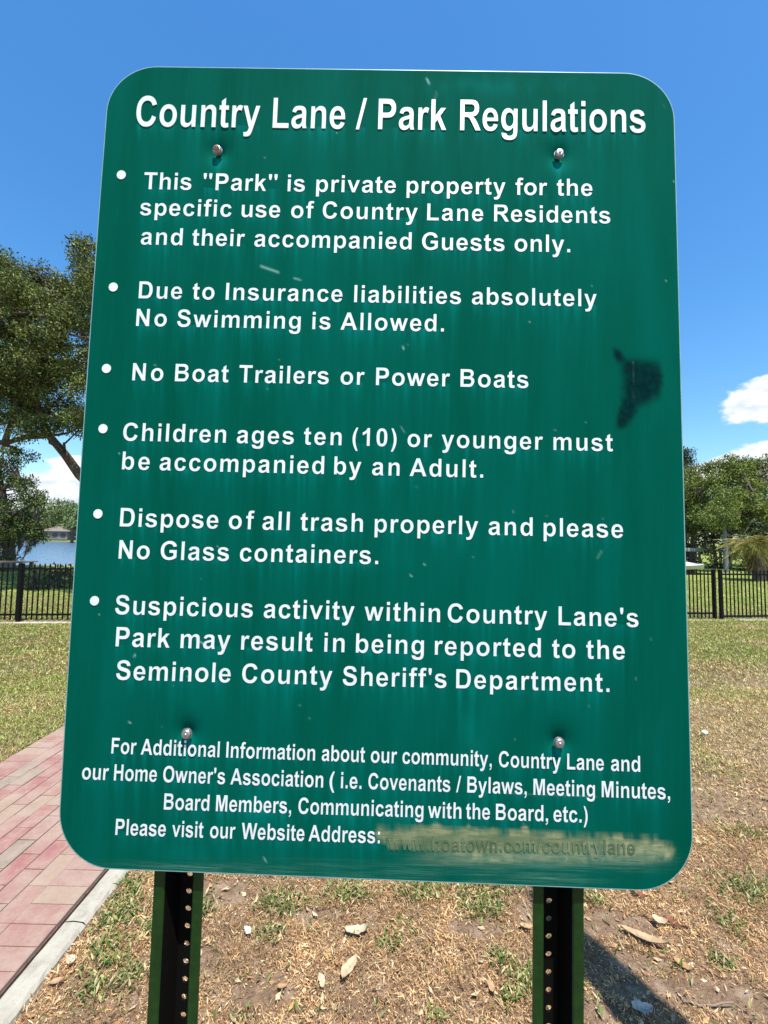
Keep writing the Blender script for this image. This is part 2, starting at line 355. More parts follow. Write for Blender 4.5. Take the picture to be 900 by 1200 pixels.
# path and kerb. The path runs away from the camera on the left
def kx(py_px, pts):
    return 0
A = gp(20, 1147); B = gp(127, 1020)               # inner edge of the kerb
dirp = (B - A); dirp.z = 0; dirp.normalize(); sidep = Vector((-dirp.y, dirp.x, 0))   # sidep points left
C1 = gp(0, 893); C2 = gp(73, 859)
PW = ((C1 + C2) / 2 - A).dot(sidep)
def build_path():
    root_me = bpy.data.meshes.new('path')
    ang = math.atan2(dirp.y, dirp.x) - R(90)
    org = A.copy(); org.z = 0
    # joint bed, x across (0 at kerb, -PW at far side), y along
    bed = boxes('path', [(-PW - .01, -.0, -1.6, 14.0, -.05, .012)])
    path = link('path', bed, M['joint']); path.location = org; path.rotation_euler = (0, 0, ang); tag(path, kind='structure')
    def brick_mesh(name, lx, ly):
        c = .004; h = .034; V = []
        for (z, i) in ((0, 0), (h - c * .8, 0), (h, c)):
            V += [(-lx / 2 + i, -ly / 2 + i, z), (lx / 2 - i, -ly / 2 + i, z), (lx / 2 - i, ly / 2 - i, z), (-lx / 2 + i, ly / 2 - i, z)]
        Fc = [(8, 9, 10, 11)]
        for r in (0, 4):
            for k in range(4): Fc.append((r + k, r + (k + 1) % 4, r + 4 + (k + 1) % 4, r + 4 + k))
        return npmesh(name, V, Fc)
    G = .0035
    mesh_f = []; mesh_s = []
    for m in BR:
        a = brick_mesh('brick', .1 - G, .2 - G); a.materials.append(m); mesh_f.append(a)
        b = brick_mesh('brick', .2 - G, .1 - G); b.materials.append(m); mesh_s.append(b)
    places = []
    for j in range(-14, 137):
        y = (j + .5) * .1
        places.append((-.1 - .004, y, 's'))
        places.append((-PW + .1, y, 's'))
    nf = int(round((PW - .4) / .1)); wf = (PW - .4) / nf
    for c in range(nf):
        off = (.1 if c % 2 else 0)
        for j in range(-7, 69):
            places.append((-.2 - (c + .5) * wf, (j + .5) * .2 + off, 'f'))
    w = [4, 1.2, 2, 1.6, 3]
    def vis(p):
        q = path.matrix_world @ Vector((p[0], p[1], 0)); return q
    mw = Matrix.Translation(org) @ Matrix.Rotation(ang, 4, 'Z')
    sc = []
    for p in places:
        q = mw @ Vector((p[0], p[1], 0)); s = q.length
        if q.y < .3 or abs(q.x / max(q.y, .1)) > 1.02: s += 50
        elif q.x / q.y > -.70: s += 4
        sc.append(s)
    order = sorted(range(len(places)), key=lambda i: sc[i])
    rest = []
    for k, i in enumerate(order):
        x, y, t = places[i]; mi = rnd.choices(range(5), w)[0]
        dz = -.006 + rnd.uniform(-.0018, .0018)
        if k < 290:
            o = bpy.data.objects.new('brick', (mesh_s if t == 's' else mesh_f)[mi]); COL.objects.link(o); o.parent = path
            o.location = (x + rnd.uniform(-.0012, .0012), y + rnd.uniform(-.0015, .0015), dz)
            o.rotation_euler = (rnd.uniform(-.006, .006), rnd.uniform(-.006, .006), rnd.uniform(-.006, .006))
        else: rest.append((x, y, t, mi, dz))
    V = []; Fc = []; mi_ = []
    for x, y, t, mi, dz in rest:
        me = (mesh_s if t == 's' else mesh_f)[mi]; b = len(V)
        V += [(v.co.x + x, v.co.y + y, v.co.z + dz) for v in me.vertices]
        for p in me.polygons: Fc.append([b + q for q in p.vertices]); mi_.append(mi)
    o = link('bricks', npmesh('bricks', V, Fc, mat_idx=mi_), BR, path); tag(o, kind='stuff')
    # the kerb: cast segments, 0.11 wide
    kerb = link('kerb', boxes('kerb', [(.012, .108, -1.6, 14.0, -.08, .012)]), M['joint']); kerb.location = org; kerb.rotation_euler = (0, 0, ang)
    tag(kerb, kind='structure')
    joint = (gp(73, 1088) - A).dot(dirp)
    ys = [joint - 3.0, joint - 1.5, joint, joint + 1.5]
    while ys[-1] < 12.5: ys.append(ys[-1] + 1.5)
    for a, b in zip(ys[:-1], ys[1:]):
        V = []; Fc = []; n = 40; prof = [(.014, -.02), (.016, .018), (.024, .027), (.060, .030), (.104, .026), (.116, .014), (.120, -.02)]
        for i in range(n + 1):
            y = a + .0022 + (b - a - .0044) * i / n
            for (x, z) in prof: V.append((x + rnd.uniform(-.0015, .0015) - (.0 if x < .1 else rnd.uniform(0, .006)), y, z + rnd.uniform(-.001, .001)))
        m = len(prof)
        for i in range(n):
            for k in range(m - 1): Fc.append((i * m + k, i * m + k + 1, (i + 1) * m + k + 1, (i + 1) * m + k)[::-1])
        link('kerb_stone', npmesh('kerb_stone', V, Fc, smooth=False), M['concrete'], kerb)
build_path()

# ------------------------------------------------------------------ the sign
# plane of the sign in camera space: centre of its top edge, direction of its width and of its height
xd = Vector((.99950, -.02816, .01401)).normalized(); yd = Vector((.02046, .99767, -.06500)); yd = (yd - xd * yd.dot(xd)).normalized()
top_c = Vector((.00951, .83264, -.80442)) * (.914 / 1.06)
nd = xd.cross(yd)
SM = Matrix.Translation(cam_pos) @ cam_rot.to_4x4()
xw, yw, nw, tw = cam_rot @ xd, cam_rot @ yd, cam_rot @ nd, SM @ top_c
# sign frame: local x = width, local z = up, local y = away from the camera
d_down = tw.z / yw.z
base = tw - yw * d_down
sign = bpy.data.objects.new('park_sign', None); COL.objects.link(sign)
sign.matrix_world = Matrix(((xw.x, -nw.x, yw.x, base.x), (xw.y, -nw.y, yw.y, base.y), (xw.z, -nw.z, yw.z, base.z), (0, 0, 0, 1)))
tag(sign, 'big green park rules sign with white lettering on two dark green steel posts', 'sign')
SI = sign.matrix_world.inverted()
def uv(px, py, y=0.0):
    """a pixel carried onto the sign's own plane (local x, local z)"""
    o = SI @ cam_pos; d = SI.to_3x3() @ ray(px, py); p = o + d * ((y - o.y) / d.y); return p.x, p.z
K = [uv(129.6, 78), uv(788.3, 87), uv(812.5, 1045), uv(67, 1015)]     # TL TR BR BL
Kn = np.array(K)
def bil(s, t):      # s 0..1 left to right, t 0..1 top to bottom
    s = np.asarray(s)[..., None]; t = np.asarray(t)[..., None]
    p = (Kn[0] * (1 - s) + Kn[1] * s) * (1 - t) + (Kn[3] * (1 - s) + Kn[2] * s) * t
    bow = -.0038 * 4 * t * (1 - t) * (1 - s)
    p = p + np.concatenate([bow, bow * 0], -1)
    return p
Wd = .914; Hd = float(np.linalg.norm(Kn[0] - Kn[3]))
def px_of(P):       # local (x,z) -> photo pixel, vectorised
    Rm = np.array((cam_rot.transposed() @ SI.inverted().to_3x3())); o = np.array(cam_rot.transposed() @ (sign.matrix_world.translation - cam_pos))
    L3 = np.stack([P[..., 0], np.zeros_like(P[..., 0]), P[..., 1]], -1); c = L3 @ Rm.T + o
    return CX + F * c[..., 0] / -c[..., 2], CY - F * c[..., 1] / -c[..., 2]
BOLTS = [(255, 176.5, 'rust'), (655, 181, 'zinc'), (219, 859.5, 'zinc'), (655, 870, 'zinc')]
bolt_uv = [uv(x, y) for x, y, _ in BOLTS]

GL = {
'C': "M1087 539L1374 448Q1308 208 1154.5 91.5T765 -25Q473 -25 285 174.5T97 720Q97 1086 286 1288.5T783 1491Q1052 1491 1220 1332Q1320 1238 1370 1062L1077 992Q1051 1106 968.5 1172T768 1238Q605 1238 503.5 1121T402 742Q402 464 502 346T762 228Q880 228 965 303T1087 539Z",
'o': "M82 546Q82 686 151 817T346.5 1017T629 1086Q868 1086 1023 931.5T1178 534Q1178 295 1022 135.5T631 -24Q487 -24 356.5 41T151 231.5T82 546ZM370 531Q370 373 445 289T630 205T814.5 289T889 533Q889 689 814.5 773T630 857T445 773T370 531Z",
'u': "M846 0V159Q788 74 693.5 25T494 -24Q387 -24 302 23T179 155T141 390V1062H422V574Q422 350 437.5 299.5T494 219.5T598 190Q671 190 729 230T808.5 329.5T830 614V1062H1111V0H846Z",
'n': "M1113 0H832V542Q832 714 814 764.5T755.5 843T657.5 871Q586 871 529 832T451.5 728.5T430 481V0H149V1062H410V906Q549 1086 760 1086Q853 1086 930 1052.5T1046.5 967T1097 849T1113 660V0Z",
't': "M634 1062V838H442V410Q442 280 447.5 258.5T472.5 223T518 209Q558 209 634 237L658 19Q557 -24 429 -24Q351 -24 288.5 2T196.5 69.5T156 181Q147 229 147 375V838H18V1062H147V1273L429 1437V1062H634Z",
'r': "M416 0H135V1062H396V911Q463 1018 516.5 1052T638 1086Q734 1086 823 1033L736 788Q665 834 604 834Q545 834 504 801.5T439.5 684T416 328V0Z",
'y': "M14 1062H313L567 308L815 1062H1106L731 40L664 -145Q627 -238 593.5 -287T516.5 -366.5T411 -414T269 -431Q190 -431 114 -414L89 -194Q153 -206 205 -206Q301 -206 347 -150T417.5 -7.5L14 1062Z",
'L': "M157 0V1454H453V247H1189V0H157Z",
'a': "M357 738L102 784Q145 938 250 1012T562 1086Q750 1086 842 1041.5T971.5 928.5T1009 676L1006 348Q1006 208 1019.5 141.5T1070 0H792Q781 28 765 83Q758 108 755 116Q683 46 601 11T426 -24Q262 -24 167.5 65T73 290Q73 380 116 450.5T236.5 558.5T454 634Q643 669 725 700V728Q725 806 686.5 839T541 872Q469 872 429 844T357 738ZM725 510Q673 493 560.5 469T413.5 422Q360 384 360 326Q360 268 402.5 226T511 184Q584 184 650 232Q699 268 714 321Q725 356 725 452V510Z",
'e': "M762 338L1042 291Q988 137 871.5 56.5T580 -24Q303 -24 170 157Q65 302 65 523Q65 787 203 936.5T552 1086Q789 1086 926 929.5T1057 450H353Q355 324 420 254T585 184Q651 184 696 220T762 338ZM778 622Q775 745 714.5 809T567 873Q475 873 415 806T356 622H778Z",
'/': "M0 -25L362 1491H568L202 -25H0Z",
'P': "M149 0V1466H624Q894 1466 976 1444Q1102 1411 1187 1300.5T1272 1015Q1272 880 1223 788T1098.5 643.5T945 574Q839 553 638 553H445V0H149ZM445 1218V802H607Q782 802 841 825T932.5 897T966 1011Q966 1090 919.5 1141.5T802 1206Q749 1218 588 1218H445Z",
'k': "M137 0V1466H418V688L747 1062H1093L730 674L1119 0H816L549 477L418 340V0H137Z",
'R': "M150 0V1466H773Q1008 1466 1114.5 1426.5T1285 1286T1349 1056Q1349 895 1254.5 790T972 658Q1066 603 1127.5 537T1293.5 303L1472 0H1118L904.5 336Q790 508 748 552.5T658.5 614T506.5 631H446V0H150ZM446 865H665Q878 865 931 883T1014 945T1044 1055Q1044 1129 1004.5 1174.5T893 1232Q857 1237 677 1237H446V865Z",
'g': "M121 -70L442 -109Q450 -165 479 -186Q519 -216 605 -216Q715 -216 770 -183Q807 -161 826 -112Q839 -77 839 17V172Q713 0 521 0Q307 0 182 181Q84 324 84 537Q84 804 212.5 945T532 1086Q729 1086 857 913V1062H1120V109Q1120 -79 1089 -172T1002 -318T852.5 -401T612 -431Q338 -431 223.5 -337T109 -99Q109 -85 121 -70ZM372 553Q372 384 437.5 305.5T599 227Q702 227 773 307.5T844 546Q844 711 776 791T604 871Q503 871 437.5 792.5T372 553Z",
'l': "M147 0V1466H428V0H147Z",
'i': "M147 1206V1466H428V1206H147ZM147 0V1062H428V0H147Z",
's': "M48 303L330 346Q348 264 403 221.5T557 179Q666 179 721 219Q758 247 758 294Q758 326 738 347Q717 367 644 384Q304 459 213 521Q87 607 87 760Q87 898 196 992T534 1086Q752 1086 858 1015T1004 805L739 756Q723 818 674.5 851T536 884Q422 884 373 852Q340 829 340 793Q340 762 369 740Q408 711 638.5 658.5T960 530Q1050 453 1050 315Q1050 165 925 70.5T556 -24Q335 -24 206 65.5T48 303Z",
'T': "M479 0V1218H43V1466H1209V1218H775V0H479Z",
'h': "M428 1466V927Q564 1086 753 1086Q850 1086 928 1050T1045.5 958T1098.5 834T1114 623V0H833V561Q833 727 817 772T760.5 843.5T659 870Q588 870 532.5 835.5T451.5 731.5T428 532V0H147V1466H428Z",
'"': "M166 947L96 1205V1466H388V1205L323 947H166ZM646 947L576 1205V1466H868V1205L801 947H646Z",
"'": "M164 947L98 1205V1466H390V1205L322 947H164Z",
'p': "M139 1062H401V906Q452 986 539 1036T732 1086Q917 1086 1046 941T1175 537Q1175 271 1045 123.5T730 -24Q642 -24 570.5 11T420 131V-404H139V1062ZM417 549Q417 370 488 284.5T661 199Q759 199 824 277.5T889 535Q889 702 822 783T656 864Q553 864 485 784.5T417 549Z",
'v': "M439 0L11 1062H306L506 520L564 339L623 520L825 1062H1114L692 0H439Z",
'f': "M24 1062H180V1142Q180 1276 208.5 1342T313.5 1449.5T507 1491Q620 1491 728 1457L690 1261Q627 1276 569 1276Q512 1276 486.5 1249.5T461 1147V1062H671V841H461V0H180V841H24V1062Z",
'c': "M1073 748L796 698Q782 781 732.5 823T604 865Q499 865 436.5 792.5T374 550Q374 361 437.5 283T608 205Q688 205 739 250.5T811 407L1087 360Q1044 170 922 73T595 -24Q362 -24 223.5 123T85 530Q85 793 224 939.5T600 1086Q794 1086 908.5 1002.5T1073 748Z",
'd': "M1121 0H860V156Q795 65 706.5 20.5T528 -24Q345 -24 214.5 123.5T84 535Q84 805 211 945.5T532 1086Q710 1086 840 938V1466H1121V0ZM371 554Q371 384 418 308Q486 198 608 198Q705 198 773 280.5T841 527Q841 710 775 790.5T606 871Q506 871 438.5 791.5T371 554Z",
'G': "M831 539V786H1469V202Q1376 112 1199.5 43.5T842 -25Q612 -25 441 71.5T184 347.5T98 737Q98 953 188.5 1121T453.5 1378.5Q603 1490 826 1490Q1099 1490 1252.5 1375.5T1450 1059L1156 1004Q1121 1112 1039.5 1174.5T836 1237Q639 1237 522.5 1112T406 741Q406 476 523.5 343.5T832 211Q926 211 1020.5 248T1173 337V539H831Z",
'm': "M126 1062H385V917Q524 1086 716 1086Q818 1086 893 1044T1016 917Q1086 1002 1167 1044T1340 1086Q1457 1086 1538 1038.5T1659 899Q1688 831 1688 679V0H1407V607Q1407 765 1378 811Q1339 871 1258 871Q1199 871 1147 835T1072 729.5T1049 510V0H768V582Q768 735.5 753 780T707 846.5T620 871Q555 871 503 836T428.5 735T407 517V0H126V1062Z",
'D': "M148 1466H689Q872 1466 968 1438Q1097 1400 1189 1303T1329 1065.5T1377 719Q1377 535 1331 402Q1275 239 1171 138Q1092 62 960 20Q861 0 705 0H148V1466ZM444 1218V247H665Q789 247 844 261Q916 279 963.5 322T1041 463.5T1071 731Q1071 899 1041 989T957 1129.5T818 1199.5Q755 1218 577 1218H444Z",
'I': "M140 0V1466H436V0H140Z",
'b': "M134 0V1466H415V938Q545 1086 723 1086Q917 1086 1044 945.5T1171 542Q1171 270 1041.5 123T727 -24Q636 -24 547.5 21.5T395 156V0H134ZM413 554Q413 389 465 310Q538 198 659 198Q752 198 817.5 277.5T883 528Q883 710 817 790.5T648 871Q547 871 480 792.5T413 554Z",
'N': "M152 0V1466H440L1040 487V1466H1315V0H1018L427 956V0H152Z",
'S': "M74 477L362 505Q388 360 467.5 292T682 224Q825 224 897.5 284.5T970 426Q970 478 939.5 514.5T833 578Q781 596 596 642Q358 701 262 787Q127 908 127 1082Q127 1194 190.5 1291.5T373.5 1440T661 1491Q935 1491 1073.5 1371T1219 1050.5L923 1037.5Q904 1150 842 1199T655 1248.5Q527 1248.5 454.5 1196Q408 1162 408 1105Q408 1053 452 1016Q508 969 724 918T1043.5 812.5T1205.5 663.5T1264 430Q1264 235 1110 105T670 -26Q393 -26 244.5 102.5T74 477Z",
'w': "M341 0L5 1062H278L477 366L660 1062H931L1108 366L1311 1062H1588L1247 0H977L794 683L614 0H341Z",
'A': "M1471 0H1149L1021 333H435L314 0H0L571 1466H884L1471 0ZM926 580L724 1124L526 580H926Z",
'.': "M147 0V281H428V0H147Z",
'B': "M150 1466H736Q910 1466 995.5 1451.5T1148 1391T1250 1275T1291 1114Q1291 1019 1240 939T1100 819Q1224 783 1290.5 696T1357 491Q1357 399 1314 311.5T1196.5 130Q1110 20 950 6Q880 0 649 0H150V1466ZM446 1222V883H640Q813 883 855 888Q931 897 974.5 940.5T1018 1055Q1018 1123 980.5 1165.5T869 1217Q825 1222 616 1222H446ZM446 639V247H720Q880 247 923 256Q989 268 1030.5 314.5T1072 439Q1072 505 1040 551T947.5 618T683 639H446Z",
'(': "M613 -431H420Q267 -200 187 49T107 531Q107 820 206 1078Q292 1302 423 1491H615Q479 1190 428 978.5T377 530Q377 368 407 198T489 -125Q523 -227 613 -431Z",
'1': "M806 0H525V1059Q371 915 162 846V1101Q272 1137 401 1237.5T578 1472H806V0Z",
'0': "M563 1472Q776 1472 896 1320Q1039 1140 1039 723Q1039 307 895 125Q776 -25 563 -25Q349 -25 218 139.5T87 726Q87 1140 231 1322Q350 1472 563 1472ZM563 1239Q512 1239 472 1206.5T410 1090Q381 981 381 723T407 368.5T472.5 240.5T563 208T654 240.5T716 357Q745 465 745 723T719 1077.5T653.5 1206T563 1239Z",
'W': "M360 0L10 1466H313L534 459L802 1466H1154L1411 442L1636 1466H1934L1578 0H1264L972 1096L681 0H360Z",
'F': "M151 0V1466H1156V1218H447V871H1059V623H447V0H151Z",
'H': "M150 0V1466H446V889H1026V1466H1322V0H1026V641H446V0H150Z",
'M': "M145 0V1466H588L854 466L1117 1466H1561V0H1286V1154L995 0H710L420 1154V0H145Z",
'O': "M89 724Q89 948 156 1100Q206 1212 292.5 1301T482 1433Q619 1491 798 1491Q1122 1491 1316.5 1290T1511 731Q1511 376 1318 175.5T802 -25Q475 -25 282 174.5T89 724ZM394 734Q394 485 509 356.5T801 228T1091.5 355.5T1205 738Q1205 990 1094.5 1114T801 1238T506.5 1112.5T394 734Z",
',': "M135 281H416V80Q416 -42 395 -112.5T315.5 -239T171 -331L116 -215Q202 -187 239 -138T278 0H135V281Z",
':': "M201 781V1062H482V781H201ZM201 0V281H482V0H201Z",
}
ADV = {'C': 1479, 'o': 1251, 'u': 1251, 'n': 1251, 't': 682, 'r': 797, 'y': 1139, 'L': 1251, 'a': 1139, 'e': 1139, '/': 569, 'P': 1366, 'k': 1139, 'R': 1479, 'g': 1251, 'l': 569, 'i': 569, 's': 1139, 'T': 1251, 'h': 1251, '"': 971, "'": 487, 'p': 1251, 'v': 1139, 'f': 682, 'c': 1139, 'd': 1251, 'G': 1593, 'm': 1821, 'D': 1479, 'I': 569, 'b': 1251, 'N': 1479, 'S': 1366, 'w': 1593, 'A': 1479, '.': 569, 'B': 1479, '(': 682, ')': 682, '1': 1139, '0': 1139, 'W': 1933, 'F': 1251, 'H': 1479, 'M': 1706, 'O': 1593, ',': 569, ':': 682}
import re
def contours(d):
    tok = re.findall(r'[MLQTHVZ]|-?[\d.]+', d); i = 0; cur = (0, 0); out = []; c = None; cmd = None; q = None
    def num():
        nonlocal i
        v = float(tok[i]); i += 1; return v
    while i < len(tok):
        if tok[i].isalpha(): cmd = tok[i]; i += 1
        if cmd == 'Z':
            if c[0] == c[-1]: c.pop()
            out.append(c); c = None; q = None; continue
        if cmd == 'M': cur = (num(), num()); c = [cur]; q = None; cmd = 'L'; continue
        if cmd == 'L': cur = (num(), num()); c.append(cur); q = None
        elif cmd == 'H': cur = (num(), cur[1]); c.append(cur); q = None
        elif cmd == 'V': cur = (cur[0], num()); c.append(cur); q = None
        elif cmd in 'QT':
            if cmd == 'Q': q = (num(), num())
            else: q = (2 * cur[0] - q[0], 2 * cur[1] - q[1]) if q else cur
            e = (num(), num())
            for k in range(1, 5):
                t = k / 4; c.append(((1 - t) ** 2 * cur[0] + 2 * t * (1 - t) * q[0] + t * t * e[0], (1 - t) ** 2 * cur[1] + 2 * t * (1 - t) * q[1] + t * t * e[1]))
            cur = e
    return out
GC = {}
def inset(c, d):        # thin the strokes a little: the cut vinyl is lighter than the type
    n = len(c); out = []
    for k in range(n):
        x0, y0 = c[k - 1]; x, y = c[k]; x1, y1 = c[(k + 1) % n]
        a = (x - x0, y - y0); b = (x1 - x, y1 - y); la = math.hypot(*a) or 1; lb = math.hypot(*b) or 1
        na = (a[1] / la, -a[0] / la); nb = (b[1] / lb, -b[0] / lb); m = (na[0] + nb[0], na[1] + nb[1]); q = 1 + na[0] * nb[0] + na[1] * nb[1]
        if q < .35: q = .35
        out.append((x + m[0] / q * d, y + m[1] / q * d * .6))
    return out
def glyph(ch):
    if ch in GC: return GC[ch]
    if ch == ')': cs = [[(682 - x, y) for x, y in reversed(c)] for c in contours(GL['('])]
    else: cs = contours(GL[ch])
    cs = [inset(c, 20) for c in cs]
    tris = tessellate_polygon([[Vector((x, y, 0)) for x, y in c] for c in cs])
    P = np.array([p for c in cs for p in c], float)
    edges = []; b = 0
    for c in cs:
        n = len(c); edges += [(b + k, b + (k + 1) % n) for k in range(n)]; b += n
    T = []
    for a, b_, c in tris:
        ar = (P[b_][0] - P[a][0]) * (P[c][1] - P[a][1]) - (P[b_][1] - P[a][1]) * (P[c][0] - P[a][0])
        if abs(ar) < 1e-6: continue
        T.append((a, b_, c) if ar > 0 else (a, c, b_))
    GC[ch] = (P, T, edges, P[:, 0].min(), P[:, 0].max()); return GC[ch]

ZC = float(Kn[:, 1].mean()); CL = SI @ cam_pos
def wave(x, z):
    x = np.asarray(x); z = np.asarray(z)
    return .0005 * np.sin(x * 9 + 1) * np.sin(z * 6) + .030 * (z - ZC) ** 2 + .045 * x ** 2 - .0145
def bow(x, z, dep):      # the sheet is slightly bowed: carry a point of the flat plane onto it
    k = (dep - CL.y) / (-CL.y); return CL.x + (x - CL.x) * k, CL.z + (z - CL.z) * k
def text_part(name, words, label, mode='track', hr=1.0, thick=.0005, mat='letter', parent=None, front=.0002):
    """words: (text, left px, right px, baseline y at left, baseline y at right, cap height px)"""
    V = []; Fc = []
    for text, xl, xr, yl, yr, cap in words:
        p0 = np.array(uv(xl, yl)); p1 = np.array(uv(xr, yr)); top = np.array(uv((xl + xr) / 2, (yl + yr) / 2 - cap)); mid = np.array(uv((xl + xr) / 2, (yl + yr) / 2))
        vs = np.linalg.norm(top - mid) / 1466.0; width = np.linalg.norm(p1 - p0); ex = (p1 - p0) / width; ey = np.array((-ex[1], ex[0]))
        ey = np.array((0.0, 1.0)) * .6 + ey * .4
        l = glyph(text[0])[3]; tot = sum(ADV[c] for c in text[:-1]) + glyph(text[-1])[4] - l
        n = len(text)
        if n == 1: hs = width / tot; tr = 0
        elif mode == 'track':
            hs = vs * hr * .945; tr = (width - hs * tot) / (n - 1)
            if tr < 0: hs = width / tot; tr = 0
        else: hs = width / tot; tr = 0
        x = -l * hs
        for ch in text:
            P, T, E, a, b_ = glyph(ch); base_i = len(V); m = len(P)
            q = p0 + (x + P[:, :1] * hs) * ex + (P[:, 1:] * vs) * ey
            for yy in (-front - thick, -front):
                wv = wave(q[:, 0], q[:, 1]); bx_, bz_ = bow(q[:, 0], q[:, 1], wv)
                V += list(zip(bx_.tolist(), (wv + yy).tolist(), bz_.tolist()))
            Fc += [(base_i + i, base_i + j, base_i + k) for i, j, k in T]
            for i, j in E:
                Fc.append((base_i + i, base_i + j, base_i + m + j)); Fc.append((base_i + i, base_i + m + j, base_i + m + i))
            x += ADV[ch] * hs + tr
    me = npmesh(name, V, Fc, n=3)
    bm = bmesh.new(); bm.from_mesh(me); bmesh.ops.recalc_face_normals(bm, faces=bm.faces); bm.to_mesh(me); bm.free()
    o = link(name, me, M[mat], parent or sign)
    if label: o['label'] = label
    return o

def bl(x, x0, y0, x1, y1): return y0 + (y1 - y0) * (x - x0) / (x1 - x0)
LINES = [
 ('title lettering reading Country Lane / Park Regulations', 'sq', 1, (159, 148.6, 755, 156.2), (35.5, 36.5),
  [('Country', 159.2, 304), ('Lane', 319.5, 404), ('/', 417, 429), ('Park', 443, 522.5), ('Regulations', 539, 756)]),
 ('lettering reading This "Park" is private property for the', 'track', 1, (168, 222, 694, 230), (20, 20),
  [('This', 168.4, 224), ('"Park"', 238, 324.5), ('is', 337, 357), ('private', 370.5, 463.5), ('property', 476.5, 592), ('for', 604, 641), ('the', 652.5, 694)]),
 ('lettering reading specific use of Country Lane Residents', 'track', 1, (164, 252.5, 715, 262.2), (20, 20),
  [('specific', 164, 271), ('use', 283, 328), ('of', 341, 367.5), ('Country', 378, 489), ('Lane', 500.5, 566), ('Residents', 579, 715)]),
 ('lettering reading and their accompanied Guests only.', 'track', 1, (165, 286.8, 668, 296), (20, 20.5),
  [('and', 165, 213.5), ('their', 225, 286.5), ('accompanied', 298, 482), ('Guests', 494.5, 591), ('only.', 603, 668)]),
 ('lettering reading Due to Insurance liabilities absolutely', 'track', 1, (162, 349.8, 699, 359.5), (20, 20.5),
  [('Due', 162.5, 213), ('to', 225.5, 251), ('Insurance', 264.5, 401), ('liabilities', 415, 540), ('absolutely', 553, 699)]),
 ('lettering reading No Swimming is Allowed.', 'track', 1, (159, 382.2, 520, 388.8), (20.3, 20.5),
  [('No', 159.5, 195), ('Swimming', 207.5, 352), ('is', 366, 387), ('Allowed.', 399, 520)]),
 ('lettering reading No Boat Trailers or Power Boats', 'track', 1, (155, 446, 619, 455), (20.5, 21),
  [('No', 155, 191), ('Boat', 205, 267.5), ('Trailers', 280, 385), ('or', 399, 427), ('Power', 440.5, 527), ('Boats', 539.5, 619)]),
 ('lettering reading Children ages ten (10) or younger must', 'track', 1, (144, 516.5, 718, 529), (21.2, 21),
  [('Children', 144, 264.5), ('ages', 277.5, 344), ('ten', 356, 400), ('(10)', 413, 464.5), ('or', 477.5, 506), ('younger', 517.5, 636), ('must', 648.5, 718)]),
 ('lettering reading be accompanied by an Adult.', 'track', 1, (143, 550.2, 566, 560), (21.2, 21.2),
  [('be', 143, 175), ('accompanied', 187, 379.5), ('by', 391.5, 423), ('an', 436, 468), ('Adult.', 480, 566)]),
 ('lettering reading Dispose of all trash properly and please', 'track', 1, (140, 617, 730, 630.5), (22, 21.8),
  [('Dispose', 140.5, 255.5), ('of', 268, 297.5), ('all', 307.5, 339), ('trash', 352, 425), ('properly', 439, 560), ('and', 572.5, 624), ('please', 637, 730)]),
 ('lettering reading No Glass containers.', 'track', 1, (139, 654.8, 443, 661.3), (22, 22),
  [('No', 139, 175), ('Glass', 188, 268), ('containers.', 281, 443)]),
 ('lettering reading Suspicious activity within Country Lane\'s', 'track', 1, (135, 719.8, 748, 735), (22.6, 22.5),
  [('Suspicious', 134.8, 296), ('activity', 309, 415), ('within', 427, 515.5), ('Country', 524.5, 641), ("Lane's", 654.5, 748)]),
 ('lettering reading Park may result in being reported to the', 'track', 1, (135, 757.5, 732, 773), (23, 22.5),
  [('Park', 135.5, 198.5), ('may', 211.5, 269.5), ('result', 282.5, 366), ('in', 380, 403.5), ('being', 417, 496.5), ('reported', 509.5, 633.5), ('to', 647, 674), ('the', 687, 732)]),
 ('lettering reading Seminole County Sheriff\'s Department.', 'track', 1, (136, 796.5, 714, 811), (23, 22.5),
  [('Seminole', 136, 270), ('County', 283.5, 389), ("Sheriff's", 401.5, 523), ('Department.', 534.5, 714)]),
 ('condensed lettering reading For Additional Information about our community, Country Lane and', 'sq', 1, (130, 883, 750, 904.5), (18.6, 18.8),
  [('For', 130.5, 159.5), ('Additional', 165, 257), ('Information', 265, 369), ('about', 377, 427.5), ('our', 434.5, 465), ('community,', 471.5, 576), ('Country', 584.5, 657), ('Lane', 664.5, 707.5), ('and', 716, 750)]),
 ('condensed lettering reading our Home Owner\'s Association ( i.e. Covenants / Bylaws, Meeting Minutes,', 'sq', 1, (96, 913.2, 785, 936.8), (19, 19),
  [('our', 96, 127), ('Home', 133.5, 183.5), ("Owner's", 191, 263.5), ('Association', 270, 378.5), ('(', 386, 391.8), ('i.e.', 399.5, 423.5), ('Covenants', 431.5, 527.5), ('/', 534.5, 540), ('Bylaws,', 547.5, 617), ('Meeting', 625, 697), ('Minutes,', 705, 785)]),
 ('condensed lettering reading Board Members, Communicating with the Board, etc.)', 'sq', 1, (192, 948.6, 688, 964), (19, 19),
  [('Board', 192, 245), ('Members,', 253, 341), ('Communicating', 349.5, 496), ('with', 501.5, 540.5), ('the', 546, 574), ('Board,', 581, 642), ('etc.)', 648.5, 688.5)]),
 ('condensed lettering reading Please visit our Website Address:', 'sq', 1, (135, 978.3, 445, 988.3), (19, 19),
  [('Please', 135.2, 194), ('visit', 201.5, 238), ('our', 246, 275.5), ('Website', 283, 356.5), ('Address:', 361.5, 445)]),
]
